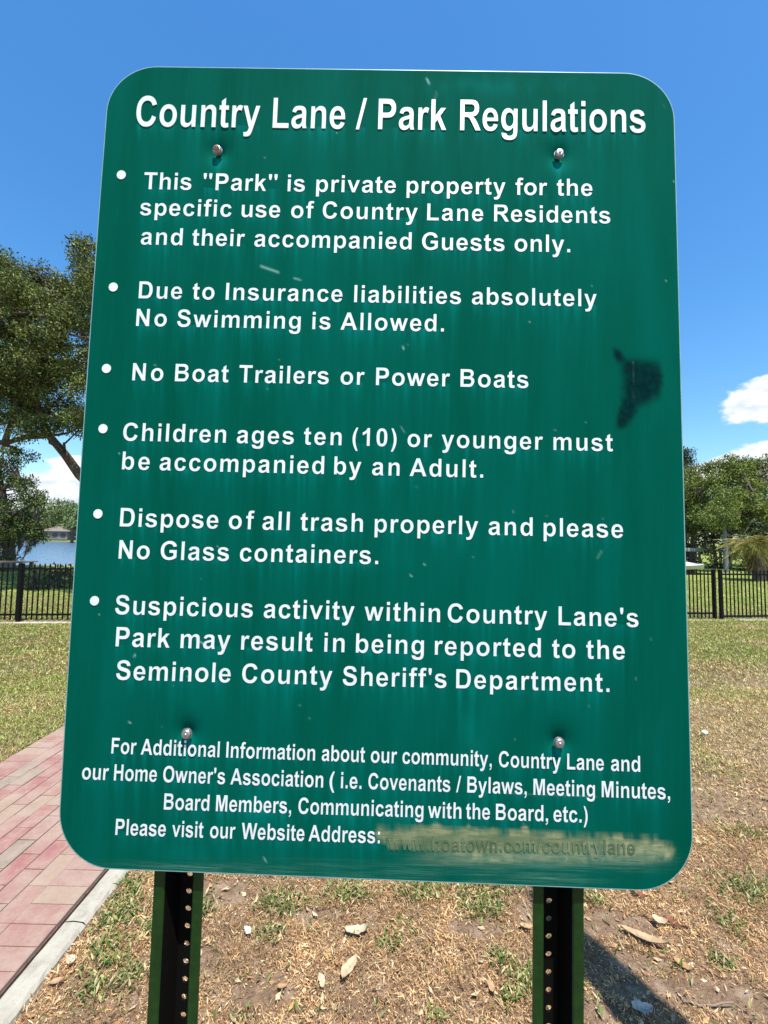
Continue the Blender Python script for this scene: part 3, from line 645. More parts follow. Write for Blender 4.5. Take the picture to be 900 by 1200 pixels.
for lab, mode, hr, (x0, y0, x1, y1), (c0, c1), ws in LINES:
    W = []
    for t, a, b in ws:
        W.append((t, a, b, bl(a, x0, y0, x1, y1), bl(b, x0, y0, x1, y1), c0 + (c1 - c0) * ((a + b) / 2 - x0) / (x1 - x0)))
    text_part('lettering', W, lab, mode, hr, thick=.0009 if 'title' in lab else .00025)
text_part('lettering', [('www.hoatown.com/countrylane', 455, 744, bl(455, 135, 978.3, 445, 988.3) + 7, 1001, 17.5)],
          'worn raised lettering scrubbed to the colour of the patch', 'sq', thick=.00045, mat='ghost')
for (x, y) in [(142.4, 205.2), (133, 336.6), (125, 432), (121, 502.5), (115, 602.2), (111, 704)]:
    c = uv(x, y); e = uv(x + 5.3, y); r = e[0] - c[0]; n = 24; V = []; Fc = []
    for yy in (-.0007, -.0002): V += [(c[0] + r * math.cos(k * 2 * math.pi / n), yy, c[1] + r * 1.02 * math.sin(k * 2 * math.pi / n)) for k in range(n)]
    V.append((c[0], -.0007, c[1])); 
    V = [(float(bow(a_, c_, wave(a_, c_))[0]), b_ + float(wave(a_, c_)), float(bow(a_, c_, wave(a_, c_))[1])) for a_, b_, c_ in V]
    for k in range(n): Fc += [(2 * n, k, (k + 1) % n), (k, n + k, n + (k + 1) % n), (k, n + (k + 1) % n, (k + 1) % n)]
    link('bullet_dot', npmesh('bullet_dot', V, Fc, n=3), M['letter'], sign)

def vnoise1(x, seed, scale):
    r = np.random.default_rng(seed); g = r.random(4096); i = np.floor(x * scale).astype(int); f = x * scale - i; f = f * f * (3 - 2 * f)
    return g[i % 4096] * (1 - f) + g[(i + 1) % 4096] * f
def vnoise2(x, y, seed, sx, sy):
    r = np.random.default_rng(seed); g = r.random((256, 256)); X = x * sx; Y = y * sy; i = np.floor(X).astype(int); j = np.floor(Y).astype(int); f = X - i; h = Y - j
    f = f * f * (3 - 2 * f); h = h * h * (3 - 2 * h)
    return (g[i % 256, j % 256] * (1 - f) * (1 - h) + g[(i + 1) % 256, j % 256] * f * (1 - h) + g[i % 256, (j + 1) % 256] * (1 - f) * h + g[(i + 1) % 256, (j + 1) % 256] * f * h)

def build_panel():
    rad = .078; NU, NV = 400, 520
    # rows clustered into the corner arcs
    th = np.linspace(0, math.pi / 2, 16)
    tc = (1 - np.cos(th)) * 0 + (1 - np.cos(th)) ; tr = rad / Hd * (1 - np.cos(th))        # 0..rad
    mid = np.linspace(rad / Hd, 1 - rad / Hd, NV - 30)[1:-1]
    tt = np.concatenate([tr, mid, 1 - tr[::-1]])
    dd = np.minimum(tt, 1 - tt) * Hd; inset = np.where(dd < rad, rad - np.sqrt(np.maximum(rad ** 2 - (rad - dd) ** 2, 0)), 0) / Wd
    s = np.linspace(0, 1, NU)
    S = inset[:, None] + (1 - 2 * inset[:, None]) * s[None, :]; Tm = np.repeat(tt[:, None], NU, 1)
    P = bil(S, Tm); px, py = px_of(P)
    # depth: dimples at the bolts, very slight waviness of the sheet
    dep = np.zeros(P.shape[:2])
    for bx, bz in bolt_uv:
        r2 = (P[..., 0] - bx) ** 2 + (P[..., 1] - bz) ** 2; rr = np.sqrt(r2)
        dep += .0095 * np.exp(-(rr / .0150) ** 1.2)
    wv = wave(P[..., 0], P[..., 1]); dep += wv; bx2, bz2 = bow(P[..., 0], P[..., 1], wv)
    # ---- marks
    wx = 9 * (vnoise2(px, py, 201, .07, .07) - .5) + 5 * (vnoise2(px, py, 203, .22, .22) - .5); wy = 8 * (vnoise2(px, py, 202, .07, .07) - .5) + 5 * (vnoise2(px, py, 204, .22, .22) - .5)
    def blob(cx, cy, rx, ry, ang=0, p=2.0, w_=0.0):
        a = R(ang); dx = px + wx * w_ - cx; dy = py + wy * w_ - cy; u = (dx * math.cos(a) + dy * math.sin(a)) / rx; v = (-dx * math.sin(a) + dy * math.cos(a)) / ry
        return np.exp(-(u * u + v * v) ** (p / 2))
    black = np.zeros_like(px)
    for b in [(724, 416, 7, 10, -30), (738, 430, 12, 9, 15), (745, 447, 14, 22, 0), (762, 440, 13, 19, 0), (754, 460, 16, 13, 0), (738, 474, 10, 17, 12), (729, 494, 6.5, 10, 15), (734, 484, 8, 12, 15), (771, 447, 6, 17, 0)]:
        black = 1 - (1 - black) * (1 - blob(*b, p=2.0, w_=.3))
    black = 1 - (1 - black) * (1 - blob(750, 450, 17, 24, 0, 2) * .5)
    black = sm(black + .12 * (vnoise2(px, py, 5, .15, .15) - .5), .12, 1.0) * .97
    scr = np.zeros_like(px)
    fill = np.random.default_rng(3)
    x = 452
    while x < 782:
        yb = bl(x, 452, 986, 770, 999); e_ = 1 - max(0, (x - 700) / 82) * .35; scr = np.maximum(scr, blob(x, yb - 5 + fill.uniform(-3, 2), 15, (15 + fill.uniform(-3, 3)) * e_, 0, 3.2, 1.0) * (1 if 470 < x < 765 else .75)); x += 9
    nz = vnoise2(px, py, 8, .12, .12) * .6 + vnoise2(px, py, 9, .4, .4) * .4
    scr = sm(scr + (nz - .5) * .45, .28, .75)
    core = sm(px, 446, 462) * (1 - sm(px, 640, 745)) * np.exp(-np.abs((py - bl(px, 452, 983, 770, 993)) / 11) ** 3) * (.30 + .75 * vnoise2(px, py, 12, .05, .08))
    core = np.clip(core, 0, 1)
    lowfade = sm(py, 1000, 1018) * sm(1026 - py, 0, 10)
    tail = sm(px, 470, 560) * (1 - sm(px, 750, 792)) * sm(py, 992, 1004) * (1 - sm(py, 1006, 1016))
    scr = np.clip(np.maximum(scr * (1 - .4 * sm(py, 1006, 1016)), tail * (.35 + .65 * vnoise2(px, py, 31, .05, .5))), 0, 1) * .97
    # dark wiped fingers through it
    for cx in (688, 700, 707):
        scr *= 1 - .75 * blob(cx, 1000, 3.2, 14, -25, 3)
    scour = sm(px, 440, 520) * (1 - sm(px, 760, 805)) * sm(py, 992, 1002) * (1 - sm(py, 1008, 1028)) * .6
    scour = np.maximum(scour, .5 * sm(py, 1000, 1024) * sm(px, 120, 240) * (1 - sm(px, 560, 620)) * vnoise2(px, py, 4, .03, .1))
    scour = np.maximum(scour, .8 * blob(245, 1017, 90, 3.5, 2, 2)); scour = np.maximum(scour, .7 * blob(640, 1030, 50, 6, 2, 2))
    # run-off streaks under each word
    drip = np.zeros_like(px)
    for li, (lab, mode, hr, (x0, y0, x1, y1), (c0, c1), ws) in enumerate(LINES):
        yb = bl(px, x0, y0, x1, y1); d = py - yb; inx = np.zeros_like(px)
        for t, a, b in ws: inx = np.maximum(inx, sm(px, a - 2, a + 3) * (1 - sm(px, b - 3, b + 2)))
        ln = 5 + 17 * vnoise1(px, 50 + li, .13) ** 1.5; st = vnoise1(px, 80 + li, .30) ** 1.8 * (.35 + .65 * vnoise1(px, 120 + li, .8))
        drip += np.where(d > -3, np.exp(-np.maximum(d, 0) / ln), 0) * inx * st * (.75 if li == 0 else .70) * (d > -3)
        drip += np.where(d > -3, np.exp(-np.maximum(d, 0) / (ln * 2.5)), 0) * inx * .05
    for bx, by, _ in BOLTS:
        drip += np.where(py > by, np.exp(-np.maximum(py - by - 6, 0) / 26), 0) * np.exp(-((px - bx) / 3.0) ** 2) * .6
        drip += np.exp(-((px - bx) ** 2 + (py - by - 12) ** 2) / 120) * .35
    for (cx, cy, rx, ry, a_) in [(310, 945, 34, 22, .30), (420, 945, 26, 20, .22), (560, 850, 22, 26, .28), (530, 965, 30, 14, .15), (250, 1000, 120, 10, .12), (590, 100, 90, 10, .25), (380, 150, 60, 30, .10), (470, 640, 60, 40, .08), (310, 800, 40, 40, .12), (700, 250, 50, 60, .06)]:
        nn = np.clip(vnoise2(px, py, int(cx), .10, .035) * 1.6 - .5, 0, 1); drip += a_ * np.exp(-(((px - cx) / rx) ** 2 + ((py - cy) / ry) ** 2)) * (.25 + 1.3 * nn)
    drip = np.clip(drip, 0, .9)
    # scratches and specks
    scra = np.zeros_like(px)
    for (ax, ay, bx_, by_, w, s_) in [(306, 312, 326, 319, 1.6, .55), (345, 326, 352, 328, 1.2, .5), (500, 92, 503, 98, 1.2, .8), (741.5, 424, 743, 451, .9, 1.0), (741.5, 460, 742.5, 466, 1.5, .8), (230, 749, 242, 757, 1.1, .6), (700, 654, 705, 646, 1.4, .2), (505, 130, 512, 108, 1.5, .15), (472, 406, 473, 409, 1.1, .7), (470, 500, 474, 507, 1, .3), (158, 767, 157, 770, 1, .9), (151, 846, 153, 847, 1.0, .8), (108, 954, 109, 955, 1.3, .9), (170, 988, 171, 989, 1, .7), (310, 1006, 311, 1010, 1.2, .6), (590, 930, 700, 934, 1.0, .12), (481, 674, 482, 675, 1, .8), (497, 661, 498, 662, 1, .7)]:
        L_ = math.hypot(bx_ - ax, by_ - ay); ux, uy = (bx_ - ax) / L_, (by_ - ay) / L_; al = (px - ax) * ux + (py - ay) * uy; ac = -(px - ax) * uy + (py - ay) * ux
        o = np.maximum(np.maximum(-al, al - L_), 0); scra = np.maximum(scra, np.exp(-(ac ** 2 + o ** 2) / (w * .75) ** 2) * s_)
    spk = np.random.default_rng(77)
    for k in range(46):
        cx, cy = spk.uniform(90, 790), spk.uniform(95, 1020); scra = np.maximum(scra, np.exp(-((px - cx) ** 2 + (py - cy) ** 2) / spk.uniform(.35, .8)) * spk.uniform(.25, .6))
    marks = np.stack([black, scr, drip], -1).reshape(-1, 3); marks2 = np.stack([scour, scra, core], -1).reshape(-1, 3)
    V = np.stack([bx2, dep, bz2], -1).reshape(-1, 3)
    nr, nc = P.shape[:2]; idx = np.arange(nr * nc).reshape(nr, nc)
    Fc = np.stack([idx[:-1, :-1], idx[1:, :-1], idx[1:, 1:], idx[:-1, 1:]], -1).reshape(-1, 4)
    panel = link('sign_panel', npmesh('sign_panel', V, Fc, smooth=True, attrs={'marks': marks, 'marks2': marks2}), M['sign'], sign)
    # rim and back sheet: bare metal edge standing round the sheeting
    loop = np.concatenate([idx[0, :-1], idx[:-1, -1], idx[-1, ::-1][:-1], idx[::-1, 0][:-1]])
    Q = V[loop]; c = Q.mean(0); nxt = np.roll(Q, -6, 0) - np.roll(Q, 6, 0); nrm = unit(np.stack([nxt[:, 2], nxt[:, 1] * 0, -nxt[:, 0]], -1)); sgn = np.sign(((Q - c) * nrm).sum(1, keepdims=True)); nrm = nrm * np.median(sgn)
    rings = [Q + nrm * 0 + [0, .0000, 0], Q + nrm * .0010 + [0, -.0002, 0], Q + nrm * .0017 + [0, .0006, 0], Q + nrm * .0017 + [0, .0026, 0]]
    m = len(Q); RV = np.concatenate(rings + [Q * 0 + c + [0, .0030, 0]]); RV[-m:, :] = Q * .0 + Q + [0, .0026, 0]
    RF = []
    for k in range(3):
        i = np.arange(m); j = (i + 1) % m; RF.append(np.stack([k * m + i, (k + 1) * m + i, (k + 1) * m + j, k * m + j], -1))
    link('edge_trim', npmesh('edge_trim', RV[:4 * m], np.concatenate(RF), smooth=True), M['alu'], sign)
    B = V.copy(); B[:, 1] = .0024 + wv.ravel() + (dep - wv).ravel()
    sub = idx[::6, ::6]; sub = idx[np.ix_(list(range(0, nr - 1, 6)) + [nr - 1], list(range(0, nc - 1, 6)) + [nc - 1])]
    BV = B[sub.ravel()]; r2, c2 = sub.shape; ii = np.arange(r2 * c2).reshape(r2, c2)
    BF = np.stack([ii[:-1, :-1], ii[:-1, 1:], ii[1:, 1:], ii[1:, :-1]], -1).reshape(-1, 4)
    link('back_sheet', npmesh('back_sheet', BV, BF, smooth=True), M['alu'], sign)
build_panel()

# bolts
for (x, y, kind), (bx, bz) in zip(BOLTS, bolt_uv):
    r = .0070; seg = 20; prof = [(0.0, -.0052), (.25, -.0052), (.28, -.0040), (.42, -.0038), (.62, -.0045), (.86, -.0034), (1.0, -.0012), (1.0, .001), (.62, .0012), (.62, .010)]
    V = []; Fc = []
    for (q, yy) in prof: V += [(r * q * math.cos(k * 2 * math.pi / seg), yy, r * q * math.sin(k * 2 * math.pi / seg)) for k in range(seg)]
    for i in range(len(prof) - 1):
        for k in range(seg): Fc.append((i * seg + k, (i + 1) * seg + k, (i + 1) * seg + (k + 1) % seg, i * seg + (k + 1) % seg))
    me = npmesh('bolt', V, Fc, smooth=True)
    o = link('bolt', me, M['zinc'], sign); wq = float(wave(bx, bz)); o.location = (float(bow(bx, bz, wq)[0]), -.0008 + wq, float(bow(bx, bz, wq)[1]))
    if kind == 'rust': o['label'] = 'rust-stained upper left bolt'
    # washer under the head
    V = []; Fc = []; rr = (.0066, .0078, .0078, .0066)
    for q, yy in zip(rr, (.0004, .0004, .0014, .0014)): V += [(q * math.cos(k * 2 * math.pi / seg), yy, q * math.sin(k * 2 * math.pi / seg)) for k in range(seg)]
    for i in range(3):
        for k in range(seg): Fc.append((i * seg + k, (i + 1) * seg + k, (i + 1) * seg + (k + 1) % seg, i * seg + (k + 1) % seg))
    link('washer', npmesh('washer', V, Fc), M['zinc'], o)
    if kind == 'rust':
        V = [(0, -.0056, -.0012)] + [(.0052 * math.cos(k * 2 * math.pi / 12), -.0049, -.0012 + .0048 * math.sin(k * 2 * math.pi / 12)) for k in range(12)]
        link('rust_spot', npmesh('rust_spot', V, [(0, k + 1, (k + 1) % 12 + 1) for k in range(12)], n=3, smooth=True), M['rust'], o)

# posts: perforated steel U-channel, flanges to the front
def build_post(cx0, zt, hole_phase):
    pitch = .0254; nz = int(zt / pitch) + 1; zb = -.10
    xs = [-.0362, -.0205, -.0125, .0125, .0205, .0362]; depth = .036; th = .0028
    out = []
    V = []; Fc = []; mi = []
    def strip(a, b, m):
        i = len(V); V.extend([(a[0], a[1], zb), (b[0], b[1], zb), (b[0], b[1], zt), (a[0], a[1], zt)]); Fc.append((i, i + 1, i + 2, i + 3)); mi.append(m)
    y0 = 0
    front = [(xs[0], y0), (xs[1] - .002, y0), (xs[1], y0 + .002), (xs[2], depth)]
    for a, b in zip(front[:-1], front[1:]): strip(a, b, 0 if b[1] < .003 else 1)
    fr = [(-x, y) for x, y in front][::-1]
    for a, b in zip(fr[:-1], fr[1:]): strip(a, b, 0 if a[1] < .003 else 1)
    back = [(xs[0], y0 + th), (xs[1] - .002, y0 + th), (xs[2] - .003, depth + th)]
    for a, b in zip(back[:-1], back[1:]): strip(b, a, 0); strip((-a[0], a[1]), (-b[0], b[1]), 0)
    strip((xs[0], y0 + th), (xs[0], y0), 0); strip((-xs[0], y0), (-xs[0], y0 + th), 0)
    # top caps of the flanges
    i = len(V)
    # web with holes
    n = 12; hr = .0048
    z = zb + hole_phase
    cells = []
    while z < zt: cells.append(z); z += pitch
    w = abs(xs[2])
    for side, yy in ((0, depth), (1, depth + th)):
        for zc in cells:
            i = len(V); outer = []
            for k in range(n):
                a = 2 * math.pi * (k + .5) / n; c, s_ = math.cos(a), math.sin(a); f = 1 / max(abs(c), abs(s_))
                V.append((c * f * w, yy, zc + s_ * f * pitch / 2))
            for k in range(n):
                a = 2 * math.pi * (k + .5) / n; V.append((math.cos(a) * hr, yy, zc + math.sin(a) * hr))
            for k in range(n):
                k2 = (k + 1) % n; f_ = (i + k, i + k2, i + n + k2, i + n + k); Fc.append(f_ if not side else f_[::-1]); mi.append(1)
    for zc in cells:     # hole walls
        i = len(V)
        for yy in (depth, depth + th):
            for k in range(n):
                a = 2 * math.pi * (k + .5) / n; V.append((math.cos(a) * hr, yy, zc + math.sin(a) * hr))
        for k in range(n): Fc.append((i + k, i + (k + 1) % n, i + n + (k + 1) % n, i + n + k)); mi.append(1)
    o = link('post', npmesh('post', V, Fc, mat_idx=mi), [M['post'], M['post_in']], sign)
    o.location = (cx0, .0105, 0); return o
pl = uv(209.6, 1024, .0105)[0]; pr = uv(654.6, 1040, .0105)[0]
zt = bolt_uv[0][1] + .05
# the posts lean with the sheet: one lower point each fixes the lean
for xt, xb, yb, ph in ((pl, uv(201.6, 1195, .0105), 1195, .004), (pr, uv(654.2, 1195, .0105), 1195, .011)):
    zref = uv(209.6, 1024, .0105)[1] if xt is pl else uv(654.6, 1040, .0105)[1]
    k = (xb[0] - xt) / (xb[1] - zref)
    o = build_post(0, zt, ph); o.location = (xt - k * zref, .0105, 0); o.rotation_euler = (0, math.atan(k), 0)

# ------------------------------------------------------------------ ground cover near the sign
def field(x, y, seed, s):
    return vnoise2(x + 100, y + 100, seed, s, s) * .6 + vnoise2(x + 50, y + 70, seed + 1, s * 2.3, s * 2.3) * .4
patches = []          # green weed patches: centre px, radii in metres, strength
for (px_, py_, rx, ry, st) in [(150, 1045, .07, .10, 1), (140, 1075, .10, .10, 1.1), (175, 1090, .07, .06, 1), (125, 1120, .10, .09, 1), (150, 1150, .08, .06, .9), (115, 1165, .07, .06, .8), (240, 1068, .05, .06, .9), (330, 1060, .12, .08, .9), (410, 1048, .12, .07, 1), (500, 1045, .16, .08, .9), (560, 1062, .12, .07, 1), (318, 1097, .08, .05, .8), (455, 1108, .06, .05, .8), (470, 1085, .08, .05, .6), (590, 1130, .06, .05, 1.2), (612, 1150, .07, .05, 1.3), (600, 1170, .06, .04, 1.0), (695, 1055, .06, .05, .8), (560, 1040, .2, .08, .7), (880, 1045, .20, .12, .62), (850, 1080, .10, .10, .45), (845, 1130, .05, .04, .8), (862, 975, .16, .10, .6), (880, 900, .3, .25, .7), (620, 1040, .08, .05, .6), (705, 1180, .07, .05, .5), (280, 1195, .06, .03, .5), (510, 1195, .1, .03, .5)]:
    g = gp(px_, py_); patches.append((g.x, g.y, rx, ry, st))
sand = []
for (px_, py_, rx, ry) in [(250, 1050, .18, .10), (310, 1165, .14, .07), (235, 1130, .08, .08), (560, 1090, .15, .06), (720, 1085, .22, .08), (800, 1165, .30, .06), (745, 1130, .15, .05), (880, 1180, .2, .06), (700, 1190, .1, .05), (370, 1075, .12, .05), (620, 1075, .06, .08)]:
    g = gp(px_, py_); sand.append((g.x, g.y, rx, ry))
def blobs_at(lst, x, y, k=4):
    v = np.zeros_like(x)
    for b in lst: v = np.maximum(v, np.exp(-(((x - b[0]) / b[2]) ** 2 + ((y - b[1]) / b[3]) ** 2)) * (b[4] if len(b) > 4 else 1))
    return v
def kerb_side(x, y):     # distance to the right of the kerb's inner edge
    return -((x - A.x) * sidep.x + (y - A.y) * sidep.y)
def on_path(x, y):
    k = kerb_side(x, y); return (k < .125) & (k > -PW - .02)
def sample(n, x0, x1, y0, y1, wedge=True, pw=1.0):
    y = y0 + (y1 - y0) * rng.random(n) ** pw; x = rng.uniform(x0, x1, n)
    if wedge:
        r = np.abs(x / y); keep = r < 1.25; keep &= ~((r < .55) & (y > 2.6) & (rng.random(n) < .7)); x, y = x[keep], y[keep]
    return x, y
def gzs(x, y): return ground_z(x, y) + 0.0

def build_litter():
    C = Cards()
    cols = [(.46, .33, .19), (.37, .24, .135), (.27, .155, .085), (.54, .41, .26), (.15, .08, .045), (.40, .24, .125), (.60, .49, .33), (.20, .115, .065), (.40, .31, .18)]
    for (n, x0, x1, y0, y1, lo, hi, wr) in [(230000, -2.2, 2.5, 1.15, 2.7, .007, .038, .075), (170000, -2.2, 2.5, 1.15, 2.7, .004, .010, .5), (110000, -5, 6, 2.6, 5.6, .014, .045, .18), (60000, -9, 11, 5.4, 9.6, .025, .06, .25)]:
        x, y = sample(n, x0, x1, y0, y1); k = on_path(x, y)
        sand_v = blobs_at(sand, x, y) if y1 < 3 else field(x, y, 21, 1.3)
        dens = 1 - .93 * (sand_v > .32 + .30 * field(x, y, 33, 14)) * (rng.random(len(x)) < .97)
        dens *= .35 + .9 * field(x, y, 40, 3.0)
        keep = (~k) & (rng.random(len(x)) < dens); x, y = x[keep], y[keep]; m = len(x)
        ln = lo + (hi - lo) * rng.random(m) ** 2; a = rng.normal(.0, 1.2, m) + 2.4; tilt = rng.normal(0, .5, m).clip(-.9, .9)
        D = np.stack([np.cos(a), np.sin(a), np.abs(tilt) * .6], -1); Nn = unit(np.stack([rng.normal(0, .45, m), rng.normal(0, .45, m), np.ones(m)], -1))
        P = np.stack([x, y, gzs(x, y) + rng.uniform(.001, .016, m)], -1)
        C.add(*cards(P, D, Nn, ln, ln * wr * rng.uniform(.6, 1.5, m), tints(m, cols, .32) * np.array([1.20, 1.06, .84]) * (.30 + 1.1 * field(x, y, 140, 6.5))[:, None] ** .8, .5, .10))
    # small whole dead leaves
    x, y = sample(5200, -2.4, 3.2, 1.0, 3.8); keep = (~on_path(x, y)) | (rng.random(len(x)) < .0); x, y = x[keep], y[keep]; m = len(x)
    a = rng.uniform(0, 6.28, m); D = np.stack([np.cos(a), np.sin(a), rng.uniform(-.05, .35, m)], -1); Nn = unit(np.stack([rng.normal(0, .4, m), rng.normal(0, .4, m), np.ones(m)], -1))
    P = np.stack([x, y, np.full(m, .010)], -1); ln = .012 + .034 * rng.random(m) ** 1.8
    C.add(*cards(P, D, Nn, ln, ln * rng.uniform(.3, .5, m), tints(m, [(.50, .36, .20), (.45, .26, .12), (.56, .44, .27), (.34, .18, .09)], .15), .5, -.10))
    tag(link('leaf_litter', C.mesh('leaf_litter'), M['litter']), 'brown leaf litter and bark scraps on the bare soil', 'leaf litter', kind='stuff')
build_litter()

def build_grass():
    C = Cards()
    # low weeds and turf close by
    x, y = sample(230000, -2.4, 2.8, 1.0, 3.0)
    v = blobs_at(patches, x, y) * (.55 + .9 * field(x, y, 60, 9)) + .035 * (field(x, y, 64, 5) > .55)
    keep = (~on_path(x, y)) & (rng.random(len(x)) < (v - .20).clip(0, 1) * 1.05 + .014); x, y = x[keep], y[keep]; m = len(x)
    a = rng.uniform(0, 6.28, m); D = np.stack([np.cos(a), np.sin(a), rng.uniform(.15, 1.3, m)], -1); Nn = unit(np.stack([-np.cos(a), -np.sin(a), np.ones(m) * 1.2], -1) + rng.normal(0, .3, (m, 3)))
    P = np.stack([x, y, rng.uniform(.004, .018, m)], -1); ln = rng.uniform(.014, .038, m)
    C.add(*cards(P, D, Nn, ln, ln * rng.uniform(.16, .34, m), tints(m, [(.10, .155, .030), (.15, .20, .045), (.20, .24, .07), (.06, .10, .022), (.34, .30, .13), (.44, .37, .20)], .2), .45, .1))
    # turf further back: greener patches and straw patches
    for (n, x0, x1, y0, y1, l0, l1, w) in [(330000, -4.8, 5.6, 2.4, 5.2, .018, .045, .0042), (330000, -10, 12, 4.6, 9.9, .025, .055, .0075), (90000, -20, 22, 9.6, 20, .03, .07, .016)]:
        x, y = sample(n, x0, x1, y0, y1, pw=.85); g = field(x, y * 1.5, 90, .9) + .35 * (x < -1) + .26 * np.clip((y - 3.8) / 3, 0, 1)
        base_d = np.where(x > 0, sm(y, 2.3, 4.2) * 1.15, sm(y, 2.0, 3.2)); g2 = field(x, y, 95, 3.2)
        keep = (~on_path(x, y)) & (rng.random(len(x)) < base_d * (.45 + .8 * g2) * np.clip(g + .15, .25, 1)); x, y, g = x[keep], y[keep], g[keep]; m = len(x)
        a = rng.uniform(0, 6.28, m); D = np.stack([np.cos(a) * .8, np.sin(a) * .8, rng.uniform(.3, 1.4, m)], -1); Nn = unit(np.stack([-np.cos(a), -np.sin(a), np.ones(m)], -1) + rng.normal(0, .3, (m, 3)))
        tu = .06 if y1 < 6 else .09; tx = np.round(x / tu + .25 * np.sin(y * 31)) * tu; ty = np.round(y / tu + .25 * np.sin(x * 27)) * tu; kk = (rng.random(m) < .6)[:, None]
        x = np.where(kk[:, 0], tx + rng.normal(0, tu * .22, m), x); y = np.where(kk[:, 0], ty + rng.normal(0, tu * .22, m), y); hgt = .55 + 1.1 * field(x, y, 99, 6)
        P = np.stack([x, y, gzs(x, y)], -1); ln = rng.uniform(l0, l1, m) * hgt
        green = tints(m, [(.17, .23, .035), (.25, .30, .050), (.11, .155, .025), (.36, .38, .09)], .28); straw = tints(m, [(.54, .43, .19), (.44, .35, .15), (.36, .26, .12), (.60, .50, .26)], .2)
        pg = np.clip((g - .40) * 2.4, .10, .80); c = np.where((rng.random(m) < pg)[:, None], green, straw)
        C.add(*cards(P, D, Nn, ln, w * rng.uniform(.7, 1.4, m), c, .4, .12))
    tag(link('grass', C.mesh('grass'), M['blade']), 'patchy short grass and weeds over the dry soil', 'grass', kind='stuff')
build_grass()

# notable fallen leaves, each a thing
def leaf_mesh(ln, wd, curl, jag, col, seed):
    r = random.Random(seed); n = 12; V = []; T = []
    for i in range(n + 1):
        t = i / n; w = wd * .5 * math.sin(math.pi * t ** .85) ** .75 * (1 + jag * r.uniform(-1, 1)) + .0004
        z = curl * (2 * t - 1) ** 2; 
        for s_ in (-1, -.5, 0, .5, 1):
            V.append(((t - .5) * ln, s_ * w + .004 * math.sin(t * 5), z + .35 * wd * abs(s_) ** 1.5 * (.5 + .5 * curl / .01 * .3) + .0015 * r.random() + (0 if s_ else -.001))); q_ = (1 + .2 * r.uniform(-1, 1)) * (.75 if s_ == 0 else 1); T.append([c * q_ for c in col])
    Fc = [(i * 5 + k, i * 5 + k + 1, (i + 1) * 5 + k + 1, (i + 1) * 5 + k) for i in range(n) for k in range(4)]
    me = npmesh('leaf', V, Fc, np.array(T), smooth=True); return me
leaves = [
 (418, 1099, .100, .050, .020, .35, (.74, .62, .42), 10, 'pale crinkled dead leaf with upturned edge on soil between posts'),
 (409, 1141, .105, .040, .006, .10, (.70, .52, .33), 65, 'smooth tan oval leaf just below the pale crinkled one'),
 (756, 1106, .180, .040, .016, .12, (.62, .44, .26), -32, 'long curved tan leaf right of the right post'),
 (748, 1052, .075, .026, .012, .12, (.36, .12, .07), -38, 'dark red-brown leaf under the lower right sign corner'),
 (790, 1088, .080, .024, .012, .15, (.28, .10, .06), -40, 'dark maroon leaf further right below the sign'),
 (773, 1085, .065, .034, .012, .2, (.74, .58, .38), -10, 'pale tan leaf beside the dark maroon leaf'),
 (800, 1138, .068, .034, .010, .2, (.56, .34, .17), -25, 'orange-brown curled leaf at the right side of the ground'),
 (752, 1190, .080, .046, .010, .35, (.72, .64, .52), 10, 'pale broken leaf lying inside the dark shadow band'),
 (82, 1133, .050, .032, .008, .1, (.74, .60, .42), -20, 'small pale leaf on the soil close to the kerb'),
 (290, 1097, .045, .026, .006, .3, (.80, .76, .66), -30, 'small whitish leaf scrap right of the left post'),
 (377, 1158, .060, .022, .010, .2, (.72, .60, .40), -60, 'narrow straw-coloured leaf left of the tan oval leaf'),
 (330, 1163, .040, .018, .006, .2, (.58, .33, .17), 35, 'small orange leaf on the bare sandy patch'),
 (576, 1165, .050, .024, .008, .2, (.60, .38, .20), -70, 'orange-tan leaf left of the green weeds by right post'),
 (66, 1157, .050, .024, .006, .2, (.60, .38, .22), 30, 'orange leaf on bark scraps beside the kerb'),
 (617, 1092, .065, .030, .006, .25, (.60, .42, .22), 10, 'flat golden leaf close by the left side of the right post'),
]
for (px_, py_, ln, wd, curl, jag, col, ang, lab) in leaves:
    col = tuple(c * .72 for c in col)
    g = gp(px_, py_); o = link('fallen_leaf', leaf_mesh(ln, wd, curl, jag, col, int(px_)), M['litter'])
    o.location = (g.x, g.y, .017); o.rotation_euler = (R(rnd.uniform(-8, 8)), R(rnd.uniform(-8, 8)), R(ang)); tag(o, lab, 'leaf', 'larger dead leaves lying on the ground')
g = gp(861, 866)
def stone():
    bm = bmesh.new(); bmesh.ops.create_icosphere(bm, subdivisions=3, radius=1)
    for v in bm.verts: v.co *= 1 + .16 * math.sin(v.co.x * 4 + 1) * math.cos(v.co.y * 3); v.co.z = max(v.co.z, -.4)
    bmesh.ops.scale(bm, vec=(.026, .022, .018), verts=bm.verts); me = bpy.data.meshes.new('mushroom'); bm.to_mesh(me); bm.free(); return me
g = gp(826, 863)
mush = empty('mushroom', (g.x, g.y, 0), 'small white mushroom on the dry turf right of the sign', 'mushroom')
o = link('cap', stone(), simple('mushroom_white', (.72, .68, .60), .8), mush); o.location = (0, 0, .035)
T = Tubes(); T.add([(0, 0, 0), (0, 0, .015), (.002, 0, .035)], [.009, .007, .008], 10); link('stem', T.mesh('stem'), o.data.materials[0], mush)
